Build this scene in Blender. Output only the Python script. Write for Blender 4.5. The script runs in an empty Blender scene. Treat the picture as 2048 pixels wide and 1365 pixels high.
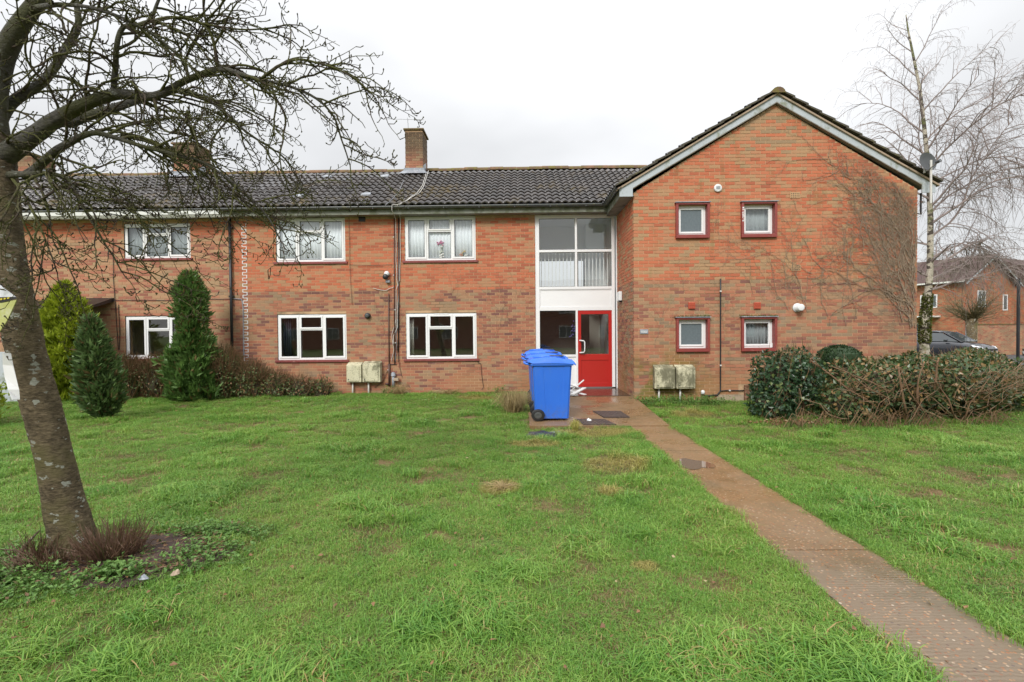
import bpy, math, random
import numpy as np
from math import sin, cos, pi, radians, sqrt, atan2
from mathutils import Vector, Matrix, noise as mnoise
random.seed(7); rng = np.random.default_rng(7)
sc = bpy.context.scene
COL = sc.collection
# ------------------------------------------------------------------ camera
YAW, PIT, ROL, FPX, CZ = radians(.846), radians(1.044), radians(-.522), 1000.0, 1.62
r0 = Vector((cos(YAW), sin(YAW), 0)); fh = Vector((-sin(YAW), cos(YAW), 0))
FWD = fh*cos(PIT) - Vector((0, 0, sin(PIT))); u0 = fh*sin(PIT) + Vector((0, 0, cos(PIT)))
RT = r0*cos(ROL) + u0*sin(ROL); UP = u0*cos(ROL) - r0*sin(ROL)
cam = bpy.data.objects.new('camera', bpy.data.cameras.new('camera')); COL.objects.link(cam)
m = Matrix((RT, UP, -FWD)).transposed().to_4x4(); m.translation = (0, 0, CZ); cam.matrix_world = m
cam.data.sensor_width = 36; cam.data.lens = 36*FPX/2048; cam.data.clip_end = 1500; cam.data.clip_start = .05
sc.camera = cam
def at(px, py, Y):          # point of the plane y=Y seen at a pixel of the photograph
    d = FWD + RT*((px-1024)/FPX) - UP*((py-682.5)/FPX); t = Y/d.y
    return Vector((d.x*t, Y, CZ+d.z*t))
def gr(px, py, z=0):        # point of the level z seen at a pixel
    d = FWD + RT*((px-1024)/FPX) - UP*((py-682.5)/FPX); t = (z-CZ)/d.z
    return Vector((d.x*t, d.y*t, z))
# ------------------------------------------------------------------ world, sun, exposure
SUN_EL, SUN_AZ = radians(38), radians(200)      # azimuth clockwise from +Y
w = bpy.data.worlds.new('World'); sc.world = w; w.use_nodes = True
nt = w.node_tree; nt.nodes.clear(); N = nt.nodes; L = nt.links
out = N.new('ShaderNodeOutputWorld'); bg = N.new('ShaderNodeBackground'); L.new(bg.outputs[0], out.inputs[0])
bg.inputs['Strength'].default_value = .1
sky = N.new('ShaderNodeTexSky'); sky.sky_type = 'NISHITA'; sky.sun_disc = False
sky.sun_elevation = SUN_EL; sky.sun_rotation = SUN_AZ
tc = N.new('ShaderNodeTexCoord'); sp = N.new('ShaderNodeSeparateXYZ'); L.new(tc.outputs['Generated'], sp.inputs[0])
nz = N.new('ShaderNodeTexNoise'); nz.inputs['Scale'].default_value = 1.6; nz.inputs['Detail'].default_value = 4
mp = N.new('ShaderNodeMapping'); mp.inputs['Scale'].default_value = (1, 1, 2.2); mp.inputs['Location'].default_value = (3.1, .4, 1)
L.new(tc.outputs['Generated'], mp.inputs[0]); L.new(mp.outputs[0], nz.inputs['Vector'])
def wm(op, a, b):
    n = N.new('ShaderNodeMath'); n.operation = op
    for i, v in enumerate((a, b)):
        if isinstance(v, (int, float)): n.inputs[i].default_value = v
        else: L.new(v, n.inputs[i])
    return n.outputs[0]
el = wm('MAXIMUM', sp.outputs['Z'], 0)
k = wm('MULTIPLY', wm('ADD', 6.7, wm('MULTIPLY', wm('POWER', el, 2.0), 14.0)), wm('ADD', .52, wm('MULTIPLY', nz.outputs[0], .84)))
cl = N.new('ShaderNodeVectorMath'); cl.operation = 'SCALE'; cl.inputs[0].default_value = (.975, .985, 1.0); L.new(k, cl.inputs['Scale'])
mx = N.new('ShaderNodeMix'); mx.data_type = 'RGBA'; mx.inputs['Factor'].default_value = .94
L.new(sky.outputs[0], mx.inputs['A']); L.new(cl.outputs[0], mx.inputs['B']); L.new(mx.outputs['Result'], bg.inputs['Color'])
sun = bpy.data.objects.new('sun', bpy.data.lights.new('sun', 'SUN')); COL.objects.link(sun)
sun.data.energy = 2.1; sun.data.angle = radians(18); sun.data.color = (1, .97, .92)
sd = Vector((sin(SUN_AZ)*cos(SUN_EL), cos(SUN_AZ)*cos(SUN_EL), sin(SUN_EL)))
sun.rotation_euler = sd.to_track_quat('Z', 'Y').to_euler(); sun.location = (0, -10, 30)
sc.view_settings.view_transform = 'Standard'; sc.view_settings.look = 'None'; sc.view_settings.gamma = 1
sc.view_settings.exposure = .34
sc.view_settings.use_curve_mapping = False
try:
    sc.cycles.max_bounces = 8; sc.cycles.transparent_max_bounces = 12
except Exception: pass
# ------------------------------------------------------------------ helpers
ORG = {}
def link(name, data, parent=None, loc=None):
    o = bpy.data.objects.new(name, data); COL.objects.link(o)
    if parent is not None: o.parent = parent; ORG[o] = ORG.get(parent, Vector())
    if loc is not None: o.location = loc
    return o
def tag(o, label=None, cat=None, group=None, kind=None):
    for k_, v in (('label', label), ('category', cat), ('group', group), ('kind', kind)):
        if v: o[k_] = v
    return o
def thing(name, label, cat, loc=(0, 0, 0), rz=0, group=None, local=False):
    o = bpy.data.objects.new(name, None); COL.objects.link(o); o.empty_display_size = .2
    o.location = loc; o.rotation_euler = (0, 0, rz); tag(o, label, cat, group)
    ORG[o] = Vector((0, 0, 0)) if local else Vector(loc)
    return o
class MB:
    def __init__(s): s.v = []; s.f = []
    def add(s, vs, fs):
        n = len(s.v); s.v.extend(vs); s.f.extend([tuple(n+i for i in f) for f in fs]); return s
    def box(s, x0, x1, y0, y1, z0, z1):
        return s.add([(x0,y0,z0),(x1,y0,z0),(x1,y1,z0),(x0,y1,z0),(x0,y0,z1),(x1,y0,z1),(x1,y1,z1),(x0,y1,z1)],
            [(0,1,5,4),(1,2,6,5),(2,3,7,6),(3,0,4,7),(4,5,6,7),(3,2,1,0)])
    def tube(s, pts, rad, n=6, caps=True):
        pts = [Vector(p) for p in pts]; m_ = len(pts); base = len(s.v)
        if not hasattr(rad, '__len__'): rad = [rad]*m_
        up = None
        for i, p in enumerate(pts):
            t = (pts[min(i+1, m_-1)]-pts[max(i-1, 0)])
            if t.length < 1e-9: t = Vector((0, 0, 1))
            t.normalize()
            if up is None: up = t.orthogonal().normalized()
            a = (up - t*up.dot(t))
            a = a.normalized() if a.length > 1e-6 else t.orthogonal().normalized()
            up = a; b = t.cross(a)
            for k_ in range(n):
                q = 2*pi*k_/n; s.v.append(tuple(p+(a*cos(q)+b*sin(q))*rad[i]))
        for i in range(m_-1):
            for k_ in range(n):
                k2 = (k_+1) % n
                s.f.append((base+i*n+k_, base+i*n+k2, base+(i+1)*n+k2, base+(i+1)*n+k_))
        if caps:
            s.f.append(tuple(base+k_ for k_ in reversed(range(n)))); s.f.append(tuple(base+(m_-1)*n+k_ for k_ in range(n)))
        return s
    def prism(s, poly, y0, y1):     # polygon in XZ, extruded in Y
        n = len(poly)
        return s.add([(x, y0, z) for x, z in poly]+[(x, y1, z) for x, z in poly],
            [tuple(range(n)), tuple(range(2*n-1, n-1, -1))]+[((i+1) % n, i, i+n, (i+1) % n+n) for i in range(n)])
    def lathe(s, c, prof, n=16, axis='z'):   # prof: (r, h) pairs
        base = len(s.v)
        for r, h in prof:
            for k_ in range(n):
                q = 2*pi*k_/n; a, b = r*cos(q), r*sin(q)
                s.v.append({'z': (c[0]+a, c[1]+b, c[2]+h), 'y': (c[0]+a, c[1]+h, c[2]+b), 'x': (c[0]+h, c[1]+a, c[2]+b)}[axis])
        for i in range(len(prof)-1):
            for k_ in range(n):
                k2 = (k_+1) % n; s.f.append((base+i*n+k_, base+i*n+k2, base+(i+1)*n+k2, base+(i+1)*n+k_))
        s.f.append(tuple(base+k_ for k_ in range(n))); s.f.append(tuple(base+(len(prof)-1)*n+k_ for k_ in range(n)))
        return s
    def build(s, name, mat_, parent=None, label=None, kind=None, smooth=False, bevel=0, off=None):
        me = bpy.data.meshes.new(name)
        o_ = off if off is not None else ORG.get(parent, Vector())
        me.from_pydata([(x-o_[0], y-o_[1], z-o_[2]) for x, y, z in s.v] if (o_[0] or o_[1] or o_[2]) else s.v, [], s.f)
        me.materials.append(mat_)
        if smooth: me.polygons.foreach_set('use_smooth', [True]*len(me.polygons))
        me.update(); o = link(name, me, parent)
        if off is not None and parent is None: o.location = off
        if bevel:
            b = o.modifiers.new('bevel', 'BEVEL'); b.width = bevel; b.segments = 2; b.limit_method = 'ANGLE'
        return tag(o, label, None, None, kind)
def single(name, mb, mat_, label, cat, group=None, smooth=False, bevel=0, kind=None, org=None):
    c = org if org is not None else (sum(v[0] for v in mb.v)/len(mb.v), sum(v[1] for v in mb.v)/len(mb.v), min(v[2] for v in mb.v))
    o = mb.build(name, mat_, None, smooth=smooth, bevel=bevel, off=Vector(c))
    return tag(o, label, cat, group, kind)
# ------------------------------------------------------------------ materials
class NT:
    def __init__(s, name):
        s.m = bpy.data.materials.new(name); s.m.use_nodes = True; s.t = s.m.node_tree; s.t.nodes.clear()
        s.o = s.t.nodes.new('ShaderNodeOutputMaterial')
    def n(s, ty, **kw):
        x = s.t.nodes.new(ty)
        for a, b in kw.items():
            if a.startswith('i_'):
                s.set(x.inputs[a[2:].replace('_', ' ')], b)
            else: setattr(x, a, b)
        return x
    def set(s, inp, v):
        if hasattr(v, 'is_linked') or isinstance(v, bpy.types.NodeSocket): s.t.links.new(v, inp)
        elif isinstance(v, tuple) and len(v) == 3 and inp.type == 'RGBA': inp.default_value = (*v, 1)
        else: inp.default_value = v
    def math(s, op, a, b=0, clamp=False):
        x = s.n('ShaderNodeMath', operation=op, use_clamp=clamp); s.set(x.inputs[0], a); s.set(x.inputs[1], b); return x.outputs[0]
    def mix(s, f, a, b, bt='MIX'):
        x = s.n('ShaderNodeMix', data_type='RGBA', blend_type=bt)
        s.set(x.inputs['Factor'], f); s.set(x.inputs['A'], a); s.set(x.inputs['B'], b); return x.outputs['Result']
    def pos(s): return s.n('ShaderNodeNewGeometry').outputs['Position']
    def noise(s, scale, detail=3, vec=None, rough=.5, mapscale=None):
        x = s.n('ShaderNodeTexNoise'); x.inputs['Scale'].default_value = scale; x.inputs['Detail'].default_value = detail; x.inputs['Roughness'].default_value = rough
        v = vec if vec is not None else s.pos()
        if mapscale:
            mp_ = s.n('ShaderNodeMapping'); mp_.inputs['Scale'].default_value = mapscale; s.t.links.new(v, mp_.inputs[0]); v = mp_.outputs[0]
        s.t.links.new(v, x.inputs['Vector']); return x.outputs[0]
    def ramp(s, f, stops, interp='LINEAR'):
        x = s.n('ShaderNodeValToRGB'); s.set(x.inputs[0], f); e = x.color_ramp.elements; x.color_ramp.interpolation = interp
        while len(e) < len(stops): e.new(.5)
        for i, (p, c) in enumerate(stops): e[i].position = p; e[i].color = (*c, 1) if len(c) == 3 else c
        return x.outputs[0]
    def step(s, v, a, b):        # smooth mask 0..1 for v from a to b
        x = s.n('ShaderNodeMapRange', interpolation_type='SMOOTHSTEP'); s.set(x.inputs[0], v); x.inputs[1].default_value = a; x.inputs[2].default_value = b
        return x.outputs[0]
    def bump(s, h, strength=.4, dist=.01):
        x = s.n('ShaderNodeBump'); x.inputs['Strength'].default_value = strength; x.inputs['Distance'].default_value = dist; s.set(x.inputs['Height'], h); return x.outputs[0]
    def bsdf(s, col, rough=.6, bump=None, metal=0, spec=.5, coat=0):
        x = s.n('ShaderNodeBsdfPrincipled'); s.set(x.inputs['Base Color'], col); s.set(x.inputs['Roughness'], rough)
        s.set(x.inputs['Metallic'], metal); s.set(x.inputs['Specular IOR Level'], spec); s.set(x.inputs['Coat Weight'], coat)
        if bump is not None: s.t.links.new(bump, x.inputs['Normal'])
        s.t.links.new(x.outputs[0], s.o.inputs[0]); s.b = x; return s.m
def simple(name, col, rough=.6, var=.25, scale=8, bump=.15, bscale=60, dirt=None, dscale=3, metal=0, spec=.5, coat=0, dirt_lo=.5, dirt_hi=.7):
    t = NT(name); n1 = t.noise(scale, 4)
    c = t.mix(n1, tuple(v*(1-var) for v in col), tuple(min(1, v*(1+var)) for v in col))
    if dirt: c = t.mix(t.step(t.noise(dscale, 6, rough=.65), dirt_lo, dirt_hi), c, dirt)
    return t.bsdf(c, rough, t.bump(t.noise(bscale, 3), bump, .004) if bump else None, metal, spec, coat)
def brick_mat(name, island, house=0):
    t = NT(name)
    if island: r = t.n('ShaderNodeNewGeometry').outputs['Random Per Island']
    else: r = t.n('ShaderNodeObjectInfo').outputs['Random']
    p = t.pos(); s = t.n('ShaderNodeSeparateXYZ'); t.t.links.new(p, s.inputs[0]); z = s.outputs['Z']
    big = t.noise(.9, 3, p, mapscale=(1, 1, 1.5)); row = t.noise(2.2, 2, p, mapscale=(.35, .35, 3.0))
    f = t.math('ADD', t.math('MULTIPLY', r, .74), t.math('ADD', t.math('MULTIPLY', big, .42), t.math('MULTIPLY', row, .22)))
    f = t.math('SUBTRACT', f, .20)
    gx = t.n('ShaderNodeSeparateXYZ'); t.t.links.new(p, gx.inputs[0]); f = t.math('ADD', f, t.math('MULTIPLY', t.step(gx.outputs['X'], 2.4, 2.6), .07))
    ap = t.math('MULTIPLY', t.step(gx.outputs['Z'], 5.35, 5.8), t.step(t.math('ABSOLUTE', t.math('SUBTRACT', gx.outputs['X'], 5.6)), 1.4, .6)); f = t.math('ADD', f, t.math('MULTIPLY', ap, .24))
    upper = t.ramp(f, [(0, (.27,.10,.06)), (.16, (.40,.12,.065)), (.38, (.53,.16,.08)), (.58, (.50,.18,.095)), (.70, (.46,.22,.12)), (.88, (.42,.26,.14)), (1, (.32,.22,.13))])
    lower = t.ramp(f, [(0, (.14,.07,.06)), (.16, (.22,.10,.08)), (.32, (.35,.14,.085)), (.52, (.43,.18,.105)), (.7, (.38,.225,.13)), (.86, (.30,.21,.13)), (1, (.23,.16,.105))])
    mixd = t.ramp(f, [(0, (.20,.085,.065)), (.2, (.36,.145,.095)), (.38, (.46,.19,.115)), (.54, (.46,.26,.15)), (.78, (.42,.28,.16)), (1, (.30,.20,.13))])
    if house == 1: c = t.mix(t.step(t.math('ADD', z, 0), 4.15, 4.3), mixd, upper)
    elif house == 2: c = upper
    elif house == 3:
        c = t.mix(t.step(z, 6.6, 7.6), t.mix(.35, mixd, lower), t.ramp(f, [(0, (.08,.055,.035)), (1, (.16,.12,.075))]))
    else:
        c = t.mix(t.step(t.math('ADD', z, t.math('MULTIPLY', t.math('SUBTRACT', r, .5), .02)), 2.735, 2.745), lower, upper)
        # bricks under the window band near the ground are plainer and yellower
        low = t.math('MULTIPLY', t.step(z, 1.0, .3), t.step(t.noise(.7, 2, p), .42, .6))
        c = t.mix(t.math('MULTIPLY', low, .8), c, (.40, .20, .10))
    g = t.noise(45, 4, p); c = c
    c = t.mix(t.math('MULTIPLY', g, .35), c, t.mix(.5, c, (.16, .09, .06)))
    # lime bloom, algae and soot marks
    bloom = t.math('MULTIPLY', t.step(t.noise(1.1, 6, p, .7), .57, .75), t.step(z, 3.6, 1.6))
    c = t.mix(t.math('MULTIPLY', bloom, .35), c, (.42, .33, .26))
    x = s.outputs['X']
    al = t.math('MULTIPLY', t.step(t.noise(1.6, 5, p, .65), .38, .62), t.step(z, 1.5, .2))
    al = t.math('MULTIPLY', t.math('MULTIPLY', al, 2.4, True), t.math('MULTIPLY', t.step(x, 2.45, 2.7), t.step(x, 4.9, 3.2)), True)
    c = t.mix(t.math('MULTIPLY', al, .75), c, (.15, .14, .025))
    str_ = t.math('MULTIPLY', t.step(t.noise(2.4, 5, p, .6, mapscale=(1.6, 1, .5)), .55, .72), t.step(x, 2.4, 3.2))
    c = t.mix(t.math('MULTIPLY', str_, .42), c, (.17, .15, .06))
    rs_ = t.math('MULTIPLY', t.step(t.math('ADD', t.noise(1.3, 6, p, .7), t.math('MULTIPLY', t.step(x, 6.6, 8.8), .16)), .56, .72), t.step(x, 6.4, 7.6))
    c = t.mix(t.math('MULTIPLY', rs_, .42), c, (.14, .10, .07))
    return t.bsdf(c, .85, t.bump(t.noise(70, 4, p), .5, .004), spec=.25)
M = {}
M['brick'] = brick_mat('brick_single', False); M['brick_i'] = brick_mat('brick_joined', True)
M['brick_h'] = brick_mat('house_brick_single', False, 1); M['brick_hi'] = brick_mat('house_brick_joined', True, 1)
M['brick_red'] = brick_mat('red_brick_far', True, 2); M['brick_ch'] = brick_mat('chimney_brick', True, 3)
M['mortar'] = simple('mortar', (.52, .34, .20), .95, .25, 5, .3, 90, (.22, .16, .09), 1.2)
M['upvc'] = simple('white_upvc', (.80, .80, .80), .3, .04, 3, .0)
M['upvc_old'] = simple('white_upvc_weathered', (.74, .74, .70), .4, .08, 6, .0, dirt=(.5, .5, .42), dscale=5, dirt_lo=.55, dirt_hi=.85)
M['red_sill'] = simple('dark_red_paint', (.21, .045, .04), .5, .25, 10, .3, 50, (.30, .13, .11), 14, dirt_lo=.58, dirt_hi=.7)
M['box_red'] = simple('box_frame_red_paint', (.24, .045, .038), .45, .25, 6, .35, 40, (.36, .18, .15), 17, dirt_lo=.60, dirt_hi=.72)
M['door_red'] = simple('red_door_paint', (.44, .020, .016), .3, .06, 3, .0, coat=.2)
M['lead'] = simple('lead', (.24, .26, .29), .4, .3, 6, .3, 20, (.45, .46, .48), 8)
M['fascia'] = simple('grey_fascia', (.43, .47, .50), .5, .1, 5, .1, dirt=(.22, .24, .17), dscale=4, dirt_lo=.5, dirt_hi=.7)
M['fascia_dirty'] = simple('dirty_fascia', (.19, .20, .16), .6, .2, 4, .2, dirt=(.10, .11, .06), dscale=5, dirt_lo=.42, dirt_hi=.62)
M['gutter'] = simple('black_gutter', (.075, .08, .078), .35, .3, 5, .1, dirt=(.12, .12, .075), dscale=6)
M['gutter_white'] = simple('white_gutter', (.66, .67, .63), .4, .1, 4, .0, dirt=(.25, .25, .17), dscale=5, dirt_lo=.55, dirt_hi=.8)
M['soffit'] = simple('soffit_board', (.22, .20, .17), .8, .25, 4, .2, dirt=(.08, .07, .05), dscale=3)
M['black'] = simple('black_plastic', (.018, .018, .02), .4, .2, 10, .1)
M['pipe_brown'] = simple('brown_pipe', (.09, .045, .035), .5, .3, 8, .2)
M['cable_white'] = simple('white_cable', (.6, .58, .54), .5, .15, 8, .0)
M['white_pl'] = simple('white_plastic', (.72, .73, .73), .4, .05, 8, .0, dirt=(.4, .4, .36), dscale=9, dirt_lo=.6, dirt_hi=.8)
M['terra'] = simple('terracotta_vent', (.42, .075, .035), .6, .15, 8, .1)
M['buff'] = simple('buff_airbrick', (.45, .28, .15), .9, .2, 12, .4)
M['steel'] = simple('steel', (.45, .46, .46), .3, .1, 8, .0, metal=.8)
M['white_door'] = simple('white_door_paint', (.70, .70, .70), .4, .05, 4, .0)
M['interior'] = simple('interior_wall_paint', (.48, .44, .38), .9, .1, 2, .0)
M['stair'] = simple('stairwell_paint', (.82, .83, .84), .8, .05, 2, .0)
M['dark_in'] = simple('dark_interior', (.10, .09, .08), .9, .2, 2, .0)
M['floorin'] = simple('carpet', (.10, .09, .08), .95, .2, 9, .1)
M['concrete'] = simple('plinth_concrete', (.38, .29, .21), .9, .2, 4, .4, 40, (.20, .17, .11), 5)
M['dish'] = simple('dish_grey', (.075, .08, .085), .5, .15, 8, .0)
M['brown_wood'] = simple('rusty_board', (.16, .07, .035), .8, .4, 12, .4, 60, (.28, .17, .12), 18)
def meter_mat(lo=.50, hi=.66):
    t = NT('mouldy_meter_box'); p = t.pos()
    c = t.mix(t.noise(5, 3, p), (.50, .47, .31), (.62, .58, .42))
    d = t.step(t.noise(3.2, 7, p, .72, mapscale=(1, 1, .55)), lo, hi)
    c = t.mix(t.math('MULTIPLY', d, .85), c, (.09, .085, .045))
    c = t.mix(t.math('MULTIPLY', t.step(t.noise(30, 4, p, .6), .55, .66), .6), c, (.12, .12, .05))
    return t.bsdf(c, .7, t.bump(t.noise(60, 3, p), .15, .003))
M['meter'] = meter_mat()
M['meter_g'] = meter_mat(.44, .60)
def bin_mat():
    t = NT('blue_bin_plastic'); p = t.pos()
    c = t.mix(t.noise(2.5, 3, p), (.022, .13, .62), (.035, .17, .70))
    c = t.mix(t.math('MULTIPLY', t.step(t.noise(9, 7, p, .75, mapscale=(1, 1, .3)), .5, .75), .35), c, (.09, .20, .46))
    s = t.n('ShaderNodeSeparateXYZ'); t.t.links.new(p, s.inputs[0])
    c = t.mix(t.math('MULTIPLY', t.math('MULTIPLY', t.step(s.outputs['Z'], .4, .05), t.step(t.noise(16, 5, p, .7), .4, .65)), .5), c, (.12, .12, .10))
    return t.bsdf(c, .38, t.bump(t.noise(160, 2, p), .12, .002))
M['bin'] = bin_mat()
def tile_mat(name, island):
    t = NT(name); p = t.pos()
    r = t.n('ShaderNodeNewGeometry').outputs['Random Per Island'] if island else t.n('ShaderNodeObjectInfo').outputs['Random']
    c = t.mix(t.math('ADD', t.math('MULTIPLY', r, .7), t.math('MULTIPLY', t.noise(8, 4, p), .3)), (.020, .017, .016), (.058, .047, .043))
    ms = t.math('MULTIPLY', t.step(t.noise(.55, 3, p), .52, .66), t.step(t.noise(7, 6, p, .7), .46, .6))
    s = t.n('ShaderNodeSeparateXYZ'); t.t.links.new(p, s.inputs[0])
    ms = t.math('ADD', ms, t.math('MULTIPLY', t.step(t.noise(6, 5, p, .7), .56, .66), t.step(s.outputs['Z'], 5.6, 6.9)), True)
    c = t.mix(t.math('MULTIPLY', ms, .8), c, t.mix(t.noise(16, 2, p), (.09, .085, .015), (.15, .08, .02)))
    rg = t.math('ADD', .31, t.math('MULTIPLY', ms, .5), True)
    return t.bsdf(c, rg, t.bump(t.noise(60, 4, p), .35, .004), spec=.65)
M['tile'] = tile_mat('wet_tile', False); M['tile_i'] = tile_mat('wet_tile_joined', True)
def ridge_mat():
    t = NT('mossy_ridge'); p = t.pos()
    c = t.mix(t.step(t.noise(7, 6, p, .7), .42, .6), (.13, .075, .05), (.15, .125, .03))
    c = t.mix(t.step(t.noise(3, 4, p), .5, .7), c, (.22, .12, .07))
    return t.bsdf(c, .9, t.bump(t.noise(30, 4, p), .6, .01))
M['ridge'] = ridge_mat()
M['verge'] = simple('mossy_verge_tile', (.07, .062, .045), .8, .4, 9, .5, 40, (.11, .10, .04), 8)
def glass_mat(name, tint=(.92, .96, .95), refl=.06, rough=.015):
    t = NT(name); tr = t.n('ShaderNodeBsdfTransparent'); tr.inputs[0].default_value = (*tint, 1)
    gl = t.n('ShaderNodeBsdfGlossy'); gl.inputs['Roughness'].default_value = rough
    bp = t.bump(t.noise(1.8, 1), .035, .02); t.t.links.new(bp, gl.inputs['Normal'])
    lw = t.n('ShaderNodeLayerWeight'); lw.inputs['Blend'].default_value = .5
    mx_ = t.n('ShaderNodeMixShader'); t.t.links.new(t.math('ADD', refl, t.math('MULTIPLY', t.math('POWER', lw.outputs['Facing'], 5), 1-refl), True), mx_.inputs[0])
    t.t.links.new(tr.outputs[0], mx_.inputs[1]); t.t.links.new(gl.outputs[0], mx_.inputs[2]); t.t.links.new(mx_.outputs[0], t.o.inputs[0])
    return t.m
M['glass'] = glass_mat('window_glass', (.97, .985, .98), .085)
M['glass_dark'] = glass_mat('tinted_glass', (.45, .5, .5), .06)
M['glass_frost'] = simple('obscure_glass', (.13, .16, .175), .25, .25, 25, .25, 60)
def leaf_mat(name, a, b, c3=None, trans=.25, rough=.5, nscale=1.5, p3=.1):
    t = NT(name); r = t.n('ShaderNodeNewGeometry').outputs['Random Per Island']; n1 = t.noise(nscale, 3)
    c = t.mix(t.math('ADD', t.math('MULTIPLY', r, .6), t.math('MULTIPLY', n1, .5), True), a, b)
    if c3: c = t.mix(t.step(t.math('FRACT', t.math('MULTIPLY', r, 17.31)), 1-p3-.01, 1-p3+.01), c, c3)
    pb = t.n('ShaderNodeBsdfPrincipled'); t.set(pb.inputs['Base Color'], c); pb.inputs['Roughness'].default_value = rough
    tl = t.n('ShaderNodeBsdfTranslucent'); t.set(tl.inputs['Color'], c)
    mx_ = t.n('ShaderNodeMixShader'); mx_.inputs[0].default_value = trans
    t.t.links.new(pb.outputs[0], mx_.inputs[1]); t.t.links.new(tl.outputs[0], mx_.inputs[2]); t.t.links.new(mx_.outputs[0], t.o.inputs[0])
    return t.m
M['conifer_y'] = leaf_mat('golden_conifer', (.15, .22, .015), (.36, .42, .025), nscale=4)
M['conifer_d'] = leaf_mat('dark_conifer', (.045, .09, .028), (.15, .235, .075), (.16, .11, .05), nscale=5)
M['conifer_m'] = leaf_mat('green_conifer', (.040, .09, .022), (.15, .27, .06), (.18, .13, .05), nscale=5)
M['ivy'] = leaf_mat('ivy_leaf', (.018, .045, .022), (.055, .11, .045), (.13, .17, .05), rough=.3, nscale=2, p3=.12)
M['ivy_hedge'] = leaf_mat('hedge_ivy_leaf', (.022, .050, .020), (.10, .155, .05), (.30, .19, .08), rough=.35, nscale=2, p3=.22)
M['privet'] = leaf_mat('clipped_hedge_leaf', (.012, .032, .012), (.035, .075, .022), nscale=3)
M['shrub'] = leaf_mat('shrub_leaf', (.045, .08, .022), (.15, .20, .06), (.26, .15, .07), nscale=3, p3=.2)
M['dead'] = leaf_mat('dead_twig', (.12, .07, .038), (.34, .21, .11), (.07, .10, .03), nscale=4, p3=.15)
M['weed'] = leaf_mat('weed_leaf', (.07, .15, .03), (.18, .33, .07), (.16, .09, .04), nscale=3, p3=.06)
M['moss_g'] = leaf_mat('green_moss', (.05, .09, .015), (.13, .18, .03), nscale=9)
M['thatch'] = leaf_mat('grass_thatch', (.15, .11, .045), (.34, .26, .12), (.10, .20, .035), nscale=3, p3=.42)
M['fallen'] = leaf_mat('fallen_leaf', (.13, .06, .03), (.32, .18, .08), (.45, .35, .2), nscale=4)
M['straw'] = leaf_mat('straw', (.30, .22, .10), (.50, .38, .18), nscale=4)
M['yellow_grass'] = leaf_mat('yellow_grass', (.32, .33, .06), (.50, .44, .12), nscale=4)
def bark(name, a, b, lich, moss, ls=9, lt=(.66, .7), ms=(.5, .7), mscale=2.5, flat=(1, 1, 3)):
    t = NT(name); p = t.pos()
    c = t.mix(t.step(t.math('ADD', t.math('MULTIPLY', t.noise(26, 6, p, .7, mapscale=flat), .6), t.math('MULTIPLY', t.noise(5, 4, p, .6), .4)), .36, .64), a, b)
    c = t.mix(t.math('MULTIPLY', t.step(t.noise(mscale, 5, p, .6), *ms), .85), c, moss)
    c = t.mix(t.step(t.noise(ls, 3, p, .55, mapscale=(1, 1, 1.5)), *lt), c, lich)
    h = t.math('ADD', t.noise(48, 6, p, .75, mapscale=flat), t.math('MULTIPLY', t.noise(16, 4, p, .6, mapscale=flat), 1.0))
    return t.bsdf(c, .85, t.bump(h, 1.0, .035), spec=.3)
M['bark'] = bark('grey_bark', (.07, .052, .028), (.29, .225, .135), (.44, .45, .38), (.13, .12, .04), ls=13, lt=(.61, .65))
M['limb'] = bark('limb_bark', (.06, .055, .045), (.20, .19, .165), (.25, .26, .22), (.075, .08, .02), ms=(.42, .6))
M['twig'] = bark('mossy_twig', (.05, .036, .026), (.14, .105, .075), (.26, .27, .18), (.13, .14, .035), ls=14, ms=(.40, .56), mscale=7)
M['birch'] = bark('birch_bark', (.48, .43, .33), (.74, .68, .56), (.12, .10, .08), (.13, .15, .04), ls=5, lt=(.52, .56), ms=(.52, .62), mscale=3, flat=(1, 1, 4))
M['birch_twig'] = simple('birch_twig', (.27, .22, .205), .8, .3, 8, .0)
M['creeper'] = simple('creeper_stem', (.24, .18, .125), .9, .45, 5, .2)
M['brown_stem'] = simple('cut_branch', (.15, .085, .045), .8, .4, 9, .3, dirt=(.09, .08, .03), dscale=6)
M['cutwood'] = simple('fresh_cut_wood', (.55, .30, .14), .7, .2, 9, .0)
def ground_mat():
    t = NT('lawn_ground'); p = t.pos()
    soil = t.mix(t.noise(14, 6, p, .7), (.10, .06, .03), (.26, .17, .09))
    green = t.mix(t.step(t.noise(38, 6, p, .75), .35, .65), (.05, .075, .02), (.15, .21, .05))
    c = t.mix(t.step(t.noise(1.4, 5, p, .65), .40, .62), green, soil)
    # far lawns, where no blades are built, are all green
    dl = t.n('ShaderNodeVectorMath', operation='LENGTH'); t.t.links.new(p, dl.inputs[0])
    c = t.mix(t.step(dl.outputs['Value'], 16, 20), c, green)
    return t.bsdf(c, .95, t.bump(t.noise(40, 6, p, .7), .8, .02), spec=.2)
M['ground'] = ground_mat()
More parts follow.
